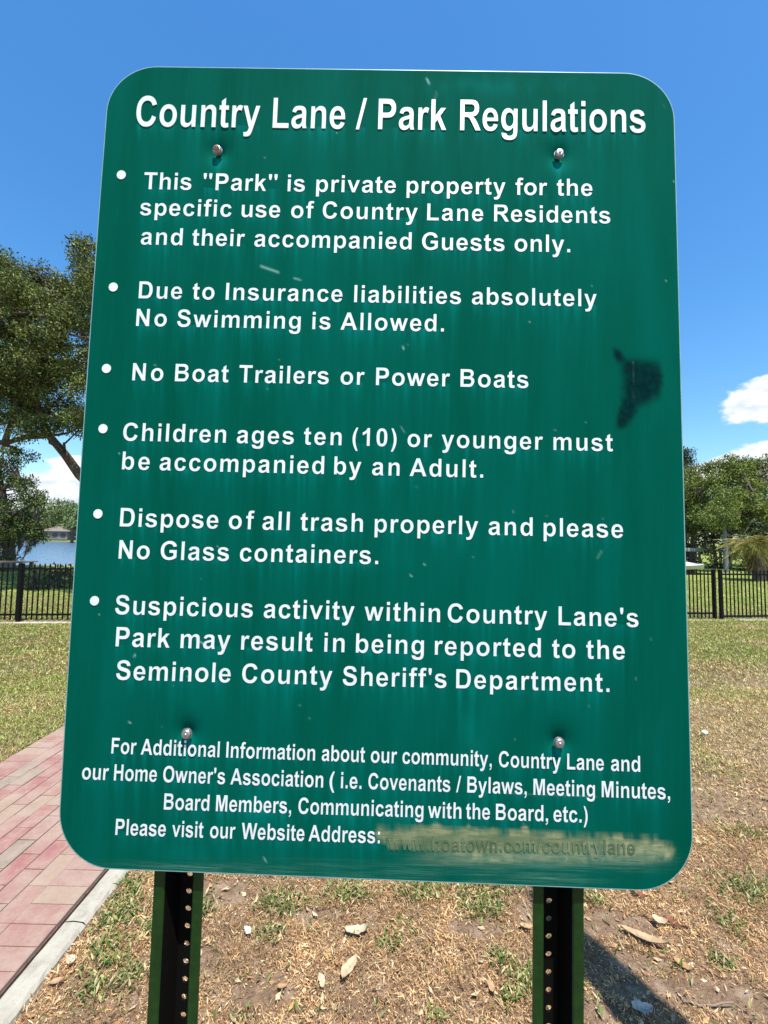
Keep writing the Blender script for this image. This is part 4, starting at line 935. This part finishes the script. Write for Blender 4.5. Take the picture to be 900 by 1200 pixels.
# twigs
for (x0, y0, x1, y1, lab) in [(622, 1065, 790, 1098, None), (840, 960, 873, 1000, 'thin bent twig on the soil right of the sign'), (800, 1178, 880, 1186, 'pale thin stick at the lower right of the ground')]:
    if lab is None: continue
    a, b = gp(x0, y0), gp(x1, y1); T = Tubes(); T.add([Vector(p) + Vector((0, 0, .014)) for p in wob(a, b, 8, .012)], [.0035, .004, .0035, .0035, .003, .003, .0025, .002, .0012], 6, .3)
    tag(link('twig', T.mesh('twig'), M['wood']), lab, 'twig', 'twigs on the ground')

# unseen tapering pole, added out of frame on the right to shadow the soil
tipg = gp(622, 1047); nearg = gp(752, 1200)
sh = Vector((-to_sun.x, -to_sun.y, 0)) / to_sun.z      # shadow offset per metre of height
H_p = 4.1; basep = Vector((tipg.x, tipg.y, 0)) - sh * H_p
T = Tubes(); T.add([basep + Vector((0, 0, z)) for z in (-.1, .6, 1.2, 1.8, 2.4, 3.0, 3.5, 3.9, H_p)], [.14, .138, .135, .13, .118, .098, .074, .05, .02], 18, .03)
tag(link('shadow_pole', T.mesh('shadow_pole'), M['wood']), 'added tapering wooden pole, unseen right of the sign, casting the shadow band', 'pole')

# ------------------------------------------------------------------ fence
FP1 = gp(21, 729.5); FP2 = gp(838, 726.5); fd = (FP2 - FP1); flen = fd.length; fd.normalize(); fang = math.atan2(fd.y, fd.x)
FH = 1.13
def picket_mesh():
    h = FH; w = .0095; V = [(sx * w, sy * w, z) for z in (.05, h - .03) for sx, sy in ((-1, -1), (1, -1), (1, 1), (-1, 1))] + [(0, 0, h)]
    Q = [(0, 1, 5), (0, 5, 4), (1, 2, 6), (1, 6, 5), (2, 3, 7), (2, 7, 6), (3, 0, 4), (3, 4, 7), (4, 5, 8), (5, 6, 8), (6, 7, 8), (7, 4, 8)]
    me = npmesh('picket', V, Q, n=3); me.materials.append(M['fence']); return me
PM = picket_mesh()
def build_fence(name, org, L0, L1, posts, lab, cat, zrail=(.15, 1.02), skip=.04):
    root = empty(name, org, lab, cat, None, fang)
    for x in posts:
        me = boxes('post', [(x - .027, x + .027, -.027, .027, -.05, FH - .02), (x - .031, x + .031, -.031, .031, FH - .02, FH - .005)]); link('post', me, M['fence'], root)
    ps = sorted(set([L0] + list(posts) + [L1]))
    for a, b in zip(ps[:-1], ps[1:]):
        if b - a < .2: continue
        for z in zrail: link('rail', boxes('rail', [(a + .0, b - .0, -.015, .015, z - .018, z + .018)]), M['fence'], root)
        n = max(1, int(round((b - a) / .094)))
        for k in range(n):
            x = a + (k + .5) * (b - a) / n
            o = bpy.data.objects.new('picket', PM); COL.objects.link(o); o.parent = root; o.location = (x, 0, 0)
    return root
posts = [-2.3, 0]; k = int(round(flen / 2.4)); posts += [flen * (i + 1) / k for i in range(k)]
build_fence('picket_fence', FP1, -2.35, flen, posts, 'long black metal picket fence running across the lawn behind the sign', 'fence')
build_fence('fence_gate', FP1 + fd * (flen + .155), 0, 1.25, [0, 1.25], 'black metal picket gate at the right end of the fence', 'gate', (.085, 1.02))
ft = link('footing', boxes('footing', [(-2.6, flen + 2.2, -.12, .10, -.05, .012)]), M['joint']); ft.data.materials.clear(); ft.data.materials.append(simple('pale_footing', (.46, .38, .30), .95, 0, .3, 12, .5, .01))
ft.location = FP1; ft.rotation_euler = (0, 0, fang); tag(ft, kind='structure')

# ------------------------------------------------------------------ trees
def clump(C, c, r, n, ls, cols, flat=.75, asp=.45):
    d = rdir(n); rr = rng.random(n) ** (1 / 2.2); P = np.array(c) + d * rr[:, None] * np.array((r, r, r * flat))
    Nn = unit(d * .6 + np.array((0, 0, .8)) + rng.normal(0, .55, (n, 3))); D = rdir(n) + d * .5
    ln = ls * rng.uniform(.7, 1.35, n)
    C.add(*cards(P, D, Nn, ln, ln * asp, tints(n, cols, .2), .5, .08))
OAK = [(.10, .14, .028), (.155, .20, .040), (.05, .075, .016), (.27, .30, .085), (.022, .034, .009), (.09, .10, .03)]
def tree(name, lab, cat, trunk, clumps, cols, ls, n_per, group=None, twigs=True, asp=.45, flat=.75, dens=1.0):
    """trunk: list of (points, radii); clumps: (centre, radius)"""
    p0 = Vector(trunk[0][0][0]); root = empty(name, p0, lab, cat, group)
    T = Tubes()
    for pts, rads in trunk: T.add([Vector(p) - p0 for p in pts], rads, 10, .12)
    skel = [Vector(p) - p0 for pts, _ in trunk[1:] for p in pts] or [Vector(trunk[0][0][-1]) - p0]
    C = Cards()
    for c, r in clumps:
        c = Vector(c) - p0
        if twigs:
            s_ = min(skel, key=lambda q: (q - c).length)
            pts = wob(s_, c, 4, (c - s_).length * .10); T.add(pts, [.05, .04, .03, .02, .012], 5)
        sub = 5
        for k in range(sub):
            o = Vector(rdir(1)[0]) * r * .65; o.z *= flat
            clump(C, c + o, r * .55, int(n_per * dens * r * r / sub), ls, cols, flat, asp)
        clump(C, c, r, int(n_per * dens * r * r * .35), ls, cols, flat, asp)
    link('trunk', T.mesh('trunk'), M['bark'], root); link('crown', C.mesh('crown'), M['leaf'], root)
    return root
# big live oak, its trunk behind the sign
def build_oak():
    Y = 14.0; b = at(175, 700, Y); b.z = 0
    def p(px_, py_, dy=0): return at(px_, py_, Y + dy)
    trunk = [([b, p(160, 640), p(145, 600, -.2), p(118, 578, -.4)], [.42, .34, .30, .24]),
             ([p(118, 578, -.4), p(93, 556, -.5), p(76, 532, -.6), p(57, 510, -.7), p(45, 480, -.8), p(30, 430, -1), p(20, 380, -1.2)], [.20, .145, .125, .11, .09, .07, .04]),
             ([p(57, 510, -.7), p(30, 512, -.9), p(5, 520, -1.1), p(-40, 505, -1.4), p(-90, 470, -1.6)], [.10, .085, .08, .07, .04]),
             ([p(5, 520, -1.1), p(15, 490, -1.2), p(22, 455, -1.3)], [.09, .07, .05]),
             ([p(145, 600, -.2), p(165, 540, .3), p(150, 470, .8), p(120, 400, 1.0), p(95, 340, 1.0)], [.26, .22, .18, .12, .06]),
             ([p(165, 540, .3), p(220, 460, 1.5), p(260, 400, 2)], [.2, .14, .08]),
             ([p(160, 560, .3), p(190, 500, -1.5), p(180, 430, -2.5)], [.2, .14, .08])]
    cl = []
    r = random.Random(4)
    # crown outline measured along its top, filled below with depth
    def top(x): 
        pts = [(-160, 330), (-90, 300), (-40, 290), (0, 288), (25, 304), (45, 302), (62, 336), (72, 330), (80, 290), (100, 276), (120, 285), (170, 270), (230, 280), (290, 320), (340, 400)]
        for (a, ya), (b_, yb) in zip(pts[:-1], pts[1:]):
            if a <= x <= b_: return ya + (yb - ya) * (x - a) / (b_ - a)
        return 400
    for k in range(430):
        x = r.uniform(-150, 300); t = top(x) + 14; yb = 515 if x > 40 else 500
        if r.random() < .35 and x < 130: x = r.uniform(-20, 110); t = top(x) + 14
        y = t + (yb - t) * r.random() ** .95
        if 58 < x < 84 and y < 352 and r.random() < .9: continue
        if x > 55 and y > 500: y = 490
        cl.append((at(x, y, Y + r.uniform(-3.2, 2.6)), r.uniform(.38, .62)))
    for (x, y, rr) in [(10, 308, .5), (40, 314, .45), (100, 292, .45), (92, 300, .4), (22, 330, .5), (48, 325, .35), (105, 330, .5), (85, 330, .3), (40, 352, .5), (12, 360, .6), (95, 500, .35), (35, 535, .30), (25, 528, .3), (8, 345, .4)]:
        cl.append((p(x, y, r.uniform(-.8, .4)), rr))
    tree('live_oak', 'large live oak spreading over the left side with its trunk behind the sign', 'tree', trunk, cl, OAK, .080, 1750)
build_oak()
# dark mossy tree at the water's edge, far left
def build_shore_tree():
    Y = 21.0
    def p(px_, py_, dy=0): return at(px_, py_, Y + dy)
    b = p(10, 664); b.z = float(ground_z(b.x, b.y))
    trunk = [([b, p(11, 640), p(8, 610), p(2, 575), p(-10, 520)], [.3, .24, .2, .16, .10]), ([p(8, 610), p(25, 598, -.4), p(42, 590, -.6)], [.1, .07, .04]), ([p(2, 575), p(20, 560, -.4), p(34, 562, -.4)], [.1, .07, .04])]
    r = random.Random(9); cl = []
    for (x, y, rr) in [(8, 530, .6), (18, 545, .4), (35, 565, .45), (44, 580, .45), (28, 575, .5), (15, 565, .5), (38, 590, .35), (5, 590, .5), (48, 592, .28), (25, 618, .5), (10, 612, .6), (36, 622, .45), (46, 624, .4), (30, 634, .35), (-10, 600, 1.0), (-20, 560, 1.0), (-30, 625, .9), (-8, 632, .5), (15, 634, .4), (2, 642, .35), (-15, 500, .8), (10, 655, .35), (-2, 658, .4), (22, 566, .5), (30, 585, .45), (50, 583, .3), (28, 608, .5), (18, 622, .5), (42, 612, .4), (4, 625, .6), (38, 632, .3), (52, 630, .25), (12, 556, .5), (3, 545, .6)]:
        for k in range(2): cl.append((p(x + r.uniform(-4, 4), y + r.uniform(-3, 3), r.uniform(-1, .8)), rr * .85))
    t = tree('mossy_tree', 'dark tree with hanging moss at the water edge far left', 'tree', trunk, cl, [(.08, .12, .026), (.15, .20, .045), (.035, .055, .014), (.02, .03, .01)], .11, 1000)
    # hanging moss strands
    C = Cards()
    for (x0, y0, x1, y1, w) in [(30, 628, 17, 655, .06), (38, 628, 27, 655, .16), (37, 634, 33, 645, .2), (24, 630, 23, 640, .12), (6, 636, 4, 650, .12), (42, 630, 41, 637, .1), (16, 630, 14, 645, .1)]:
        a, b2 = p(x0, y0, -.8) - t.location, p(x1, y1, -.8) - t.location; n = 160
        u = rng.random(n)[:, None]; P = np.array(a) * (1 - u) + np.array(b2) * u + rng.normal(0, 1, (n, 3)) * w * .35 * (1 - u * .7)
        D = np.repeat(np.array([(b2 - a)[:]]), n, 0) + rng.normal(0, .2, (n, 3)); C.add(*cards(P, D, rdir(n), rng.uniform(.12, .3, n), .02, tints(n, [(.07, .065, .05), (.10, .095, .075)], .2)))
    link('hanging_moss', C.mesh('hanging_moss'), M['leaf'], t)
build_shore_tree()
def round_tree(px_, ytop, ybase, Y, halfw, lab, cols, ls, n_per, seed, name='tree', cat='tree', ncl=34, group=None, airy=.0, lowest=.35, trunk_px=None):
    r = random.Random(seed); b = at(px_, ybase, Y); b.z = float(ground_z(b.x, b.y)); tp = at(px_, ytop, Y); H = tp.z - b.z; w = halfw * Y / F
    trunk = [([b, b + Vector((.02 * H, 0, .3 * H)), b + Vector((-.02 * H, 0, .62 * H))], [.035 * H, .026 * H, .015 * H])]
    for k in range(6):
        a = r.uniform(0, 6.28); q = b + Vector((0, 0, H * r.uniform(.28, .5))); e = q + Vector((math.cos(a) * w * .7, math.sin(a) * w * .7, H * r.uniform(.15, .38))); trunk.append((wob(q, e, 4, .04 * H), [.016 * H, .013 * H, .01 * H, .007 * H, .004 * H]))
    cl = []
    for k in range(ncl):
        a = r.uniform(0, 6.28); z = lowest + (1 - lowest) * r.random(); env = math.sin(math.pi * min(1, (1.02 - (z - lowest) / (1 - lowest)) * .62 + .12)) ; rad = w * env * r.random() ** .5
        cr = (.135 - .05 * z) * H * r.uniform(.6, 1.25); cl.append((b + Vector((math.cos(a) * rad, math.sin(a) * rad, H * z - cr * .6)), cr))
    return tree(name, lab, cat, trunk, cl, cols, ls, n_per, group, dens=1 - airy)
GRN = [(.105, .150, .026), (.17, .205, .038), (.05, .08, .016), (.25, .26, .06)]
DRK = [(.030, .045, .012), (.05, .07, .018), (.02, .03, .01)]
gr = 'leafy trees beyond the fence on the right'
round_tree(852, 536, 668, 30, 42, 'leafy tree with a visible pale trunk beyond the right fence', GRN, .16, 520, 21, group=gr, ncl=80, airy=.15, lowest=.42)
round_tree(905, 534, 668, 33, 46, 'taller leafy tree at the right picture edge behind the palm', GRN, .16, 480, 22, group=gr, ncl=84, airy=.2, lowest=.42)
round_tree(812, 548, 668, 34, 34, 'leafy tree half hidden by the right edge of the sign', GRN, .16, 480, 23, group=gr, ncl=70, airy=.1, lowest=.42)
round_tree(968, 540, 670, 30, 50, 'leafy tree outside the right picture edge', GRN, .18, 260, 24, group=gr, ncl=36)
round_tree(760, 560, 666, 36, 44, 'leafy tree hidden behind the right half of the sign', GRN, .2, 200, 25, group=gr, ncl=32)
round_tree(800, 523, 664, 42, 13, 'thin dark pine-like tree rising above its neighbours beside the sign edge', DRK + [(.09, .13, .04)], .2, 300, 26, ncl=26, name='pine_tree')
# dark understory
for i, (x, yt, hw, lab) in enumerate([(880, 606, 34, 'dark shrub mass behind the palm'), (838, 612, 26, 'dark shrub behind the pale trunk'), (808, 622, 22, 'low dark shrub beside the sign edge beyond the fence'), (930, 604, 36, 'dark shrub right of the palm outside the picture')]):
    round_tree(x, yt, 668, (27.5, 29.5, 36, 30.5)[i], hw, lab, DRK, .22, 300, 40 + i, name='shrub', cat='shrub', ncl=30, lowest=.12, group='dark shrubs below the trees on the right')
# pale trunk
T = Tubes(); a = at(851, 669, 26); a.z = 0; T.add([a, at(850.5, 640, 26), at(849, 622, 26), at(847, 600, 26)], [.14, .12, .10, .07], 10, .1)
pt = empty('slim_tree', a, 'slim tree with smooth grey trunk left of the palm', 'tree')
me = T.mesh('trunk'); 
for v in me.vertices: v.co -= a
link('trunk', me, simple('grey_bark', (.16, .16, .16), .8), pt)
C = Cards(); r = random.Random(3)
for k in range(16): clump(C, at(848 + r.uniform(-20, 20), 596 + r.uniform(-22, 20), 26 + r.uniform(-1, 1)) - a, .55, 330, .13, GRN)
link('crown', C.mesh('crown'), M['leaf'], pt)

# palm
def build_palm():
    b = gp(889, 681); b.z = 0
    root = empty('palm', b, 'bushy low palm with drooping golden-green fronds beyond the gate', 'palm')
    T = Tubes(); T.add([(0, 0, 0), (.05, 0, .5), (0, 0, 1.0), (0, 0, 1.35)], [.26, .24, .28, .22], 12, .2); T.add([(.45, .1, 0), (.5, .1, .5), (.4, 0, 1.2)], [.16, .15, .14], 10, .2)
    link('trunk', T.mesh('trunk'), M['bark'], root)
    def frond(L, droop, cols, seed):
        C = Cards(); n = 46; pts = []
        for i in range(n):
            t = i / (n - 1); pts.append((L * t * (1 - .25 * droop * t), 0, L * (.55 * t - (.55 + droop) * t * t)))
        P = np.array(pts); D0 = unit(np.gradient(P, axis=0)); 
        for s_ in (-1, 1):
            ln = .50 * np.sin(np.pi * np.linspace(.12, .97, n)) ** .6; D = D0 * .7 + np.array([0, s_, 0]) * .75 + np.array([0, 0, -.25]) + rng.normal(0, .1, (n, 3))
            C.add(*cards(P, D, np.tile([0, s_ * .3, 1.], (n, 1)), ln, .035, tints(n, cols, .15), .4, .02))
        C.add(*cards(P[:-1], np.diff(P, axis=0), np.tile([0, 0, 1.], (n - 1, 1)), .06, .03, tints(n - 1, [(.3, .28, .1)], .1)))
        me = C.mesh('frond'); me.materials.append(M['leaf']); return me
    G1 = [(.22, .21, .05), (.34, .29, .09), (.12, .14, .03), (.46, .37, .15)]; G2 = [(.30, .17, .06), (.38, .26, .12), (.20, .10, .04)]
    A_ = [frond(1.55, 1.1, G1, 1), frond(1.4, 1.4, G1, 2), frond(1.6, .8, G1, 3)]; B_ = [frond(1.1, 1.6, G2, 4), frond(1.0, 1.9, G2 + G1[:1], 5)]
    for k in range(130):
        low = k % 4 == 0; me = rnd.choice(B_ if low else A_)
        o = bpy.data.objects.new('frond', me); COL.objects.link(o); o.parent = root; c = rnd.choice([(0, 0, 1.6), (.42, 0, 1.45), (-.25, .1, 1.5)])
        o.location = c; o.rotation_euler = (rnd.uniform(-.3, .3), rnd.uniform(.2, .5) if low else rnd.uniform(-1.4, -.1), rnd.uniform(0, 6.28)); s_ = rnd.uniform(.50, .74); o.scale = (s_, s_, s_)
        if low: o['label'] = 'dead brown frond'
build_palm()

# far shore woods, one mass round the lake
def far_woods():
    C = Cards(); r = random.Random(5)
    for i in range(620):
        x = r.uniform(-190, 150); 
        if r.random() < .35: x = r.uniform(-110, -70)
        y = 123 + r.uniform(0, 22); h = 8.5 + 3.5 * vnoise1(np.array([x + 300.0]), 3, .09)[0] + r.uniform(-1, 1)
        for z in np.arange(.8, h, 2.0): clump(C, (x + r.uniform(-1, 1), y, z), 1.9, 26, .7, [(.10, .135, .040), (.075, .105, .032), (.13, .165, .05)], .8)
    tag(link('far_woods', C.mesh('far_woods'), M['leaf']), 'line of distant green woods across the lake', 'woods', kind='stuff')
far_woods()
# a rounder, lighter tree on the far shore beside the sign's left edge
round_tree(84, 584, 632, 100, 11, 'rounded pale green tree on the far shore at the sign edge', [(.13, .19, .06), (.17, .23, .07)], .6, 26, 71, ncl=26, lowest=.3, name='far_tree')
def far_house(px_, py_, Y, w, lab, hh=2.4, rh=1.5):
    b = at(px_, py_, Y); b.z = float(ground_z(b.x, b.y + 6)) ; root = empty('house', b, lab, 'house')
    link('wall', boxes('wall', [(-w / 2, w / 2, 0, 6, 0, hh)]), M['wall'], root)
    V = [(-w / 2 - .5, -.5, hh), (w / 2 + .5, -.5, hh), (w / 2 + .5, 6.5, hh), (-w / 2 - .5, 6.5, hh), (-w / 2 + 1.5, 3, hh + rh), (w / 2 - 1.5, 3, hh + rh)]
    link('roof', npmesh('roof', V, [(0, 1, 5), (0, 5, 4), (2, 3, 4), (2, 4, 5), (1, 2, 5), (3, 0, 4)], n=3), M['roof'], root)
    n = int(w / 2.2)
    for k in range(n):
        x = -w / 2 + (k + .5) * w / n; link('window', boxes('window', [(x - .6, x + .6, -.06, -.01, .7, 1.9)]), M['window'], root)
far_house(64, 632, 121, 7.0, 'low house with pale roof among trees across the lake')
# on the right: low light buildings glimpsed under the trees
def shed():
    p = at(811, 667, 31); p.z = 0; root = empty('open_shed', p, 'low open-sided shed with pale flat roof under the trees right of the sign', 'shed')
    link('roof', boxes('roof', [(-2.6, 1.5, -1.2, 1.2, 1.16, 1.40)]), simple('pale_roof', (.34, .335, .32), .8), root)
    for x in (-2.4, 1.3):
        for y in (-1.0, 1.0): link('post', boxes('post', [(x - .06, x + .06, y - .06, y + .06, 0, 1.16)]), M['wood'], root)
shed()
# boat on a low stand, white, further right of the sign edge
def boat():
    p = at(812, 667, 25); p.z = 0; p.x -= .5; root = empty('boat', p, 'white covered boat parked on the grass right of the sign edge', 'boat', None, .1)
    V = []; Fc = []; n = 14; sec = [(-.5, .52), (-.42, .28), (0, .16), (.42, .28), (.5, .52)]
    for i in range(n + 1):
        t = i / n; w = 1.9 * (1 - max(0, (t - .55) / .45) ** 2 * .95); 
        for (a, z) in sec: V.append((t * 4.6 - 2.6, a * w, z + .2 * max(0, t - .5) ** 1))
    for i in range(n):
        for k in range(4): Fc.append((i * 5 + k, i * 5 + k + 1, i * 5 + k + 6, i * 5 + k + 5))
    link('hull', npmesh('hull', V, Fc, smooth=True), simple('boat_white', (.52, .51, .48), .5), root)
    V = []; Fc = []
    for i in range(n + 1):
        t = i / n; w = 1.9 * (1 - max(0, (t - .55) / .45) ** 2 * .95)
        for a in (-.5, -.25, 0, .25, .5): V.append((t * 4.6 - 2.6, a * w, .525 + .2 * max(0, t - .5) + .28 * (1 - abs(a) * 2) * math.sin(math.pi * min(1, t + .12))))
    for i in range(n):
        for k in range(4): Fc.append((i * 5 + k, i * 5 + k + 1, i * 5 + k + 6, i * 5 + k + 5))
    link('cover', npmesh('cover', V, Fc, smooth=True), simple('canvas_cover', (.42, .38, .36), .9), root)
    root.scale = (.62, .7, .85); link('stand', boxes('stand', [(-1.6, -1.4, -.5, .5, 0, .25)]), M['wood'], root); link('stand', boxes('stand', [(.6, .8, -.5, .5, 0, .25)]), M['wood'], root)
boat()
# low timber platform near the shore far left
def platform():
    p = gp(2, 676); p.z = 0
    Y = 19.5; c = at(2, 664, Y); root = empty('wooden_platform', (c.x, c.y, 0), 'weathered brown timber platform beyond the fence far left', 'platform', None, .05)
    zt_ = at(2, 658, Y).z
    for k in range(12): link('plank', boxes('plank', [(-1.9 + 0, 1.0, -.75 + k * .13, -.75 + k * .13 + .115, zt_ - .04 + rnd.uniform(-.006, .006), zt_)]), M['wood'], root)
    for x in (-1.7, 0.85):
        for y in (-.6, .6): link('post', boxes('post', [(x - .06, x + .06, y - .06, y + .06, -.5, zt_ - .04)]), M['wood'], root)
    link('beam', boxes('beam', [(-1.9, 1.0, -.78, -.68, zt_ - .26, zt_ - .045)]), M['wood'], root)
platform()
# dark weedy bushes just beyond the left fence
for i, (px_, yt, yb, Y, hw, lab) in enumerate([(68, 657, 686, 13.5, 15, 'dark leafy bush behind the fence beside the sign edge'), (40, 664, 690, 13.0, 13, 'low sprawling bush behind the fence left of the sign'), (98, 660, 686, 13.5, 14, 'leafy bush behind the fence hidden by the sign edge')]):
    r = random.Random(60 + i); b = at(px_, yb, Y); b.z = 0; t = at(px_, yt, Y); H = t.z; w = hw * Y / F; cl = []
    for k in range(16): z = r.random(); a = r.uniform(0, 6.28); cl.append((b + Vector((math.cos(a) * w * .8, math.sin(a) * w * .6, H * z ** 1.3 * .85)), .10 + .07 * r.random()))
    tree('bush', lab, 'bush', [([b, b + Vector((0, 0, .2)), b + Vector((0, 0, .4))], [.04, .03, .02])], cl, [(.06, .08, .025), (.10, .13, .04), (.20, .16, .09), (.035, .045, .02)],   .10, 1000, 'bushes just behind the left fence')
round_tree(2, 640, 668, 24, 14, 'small green bush at the shore in the far left corner', GRN, .12, 420, 77, name='bush', cat='bush', ncl=18, lowest=.15)
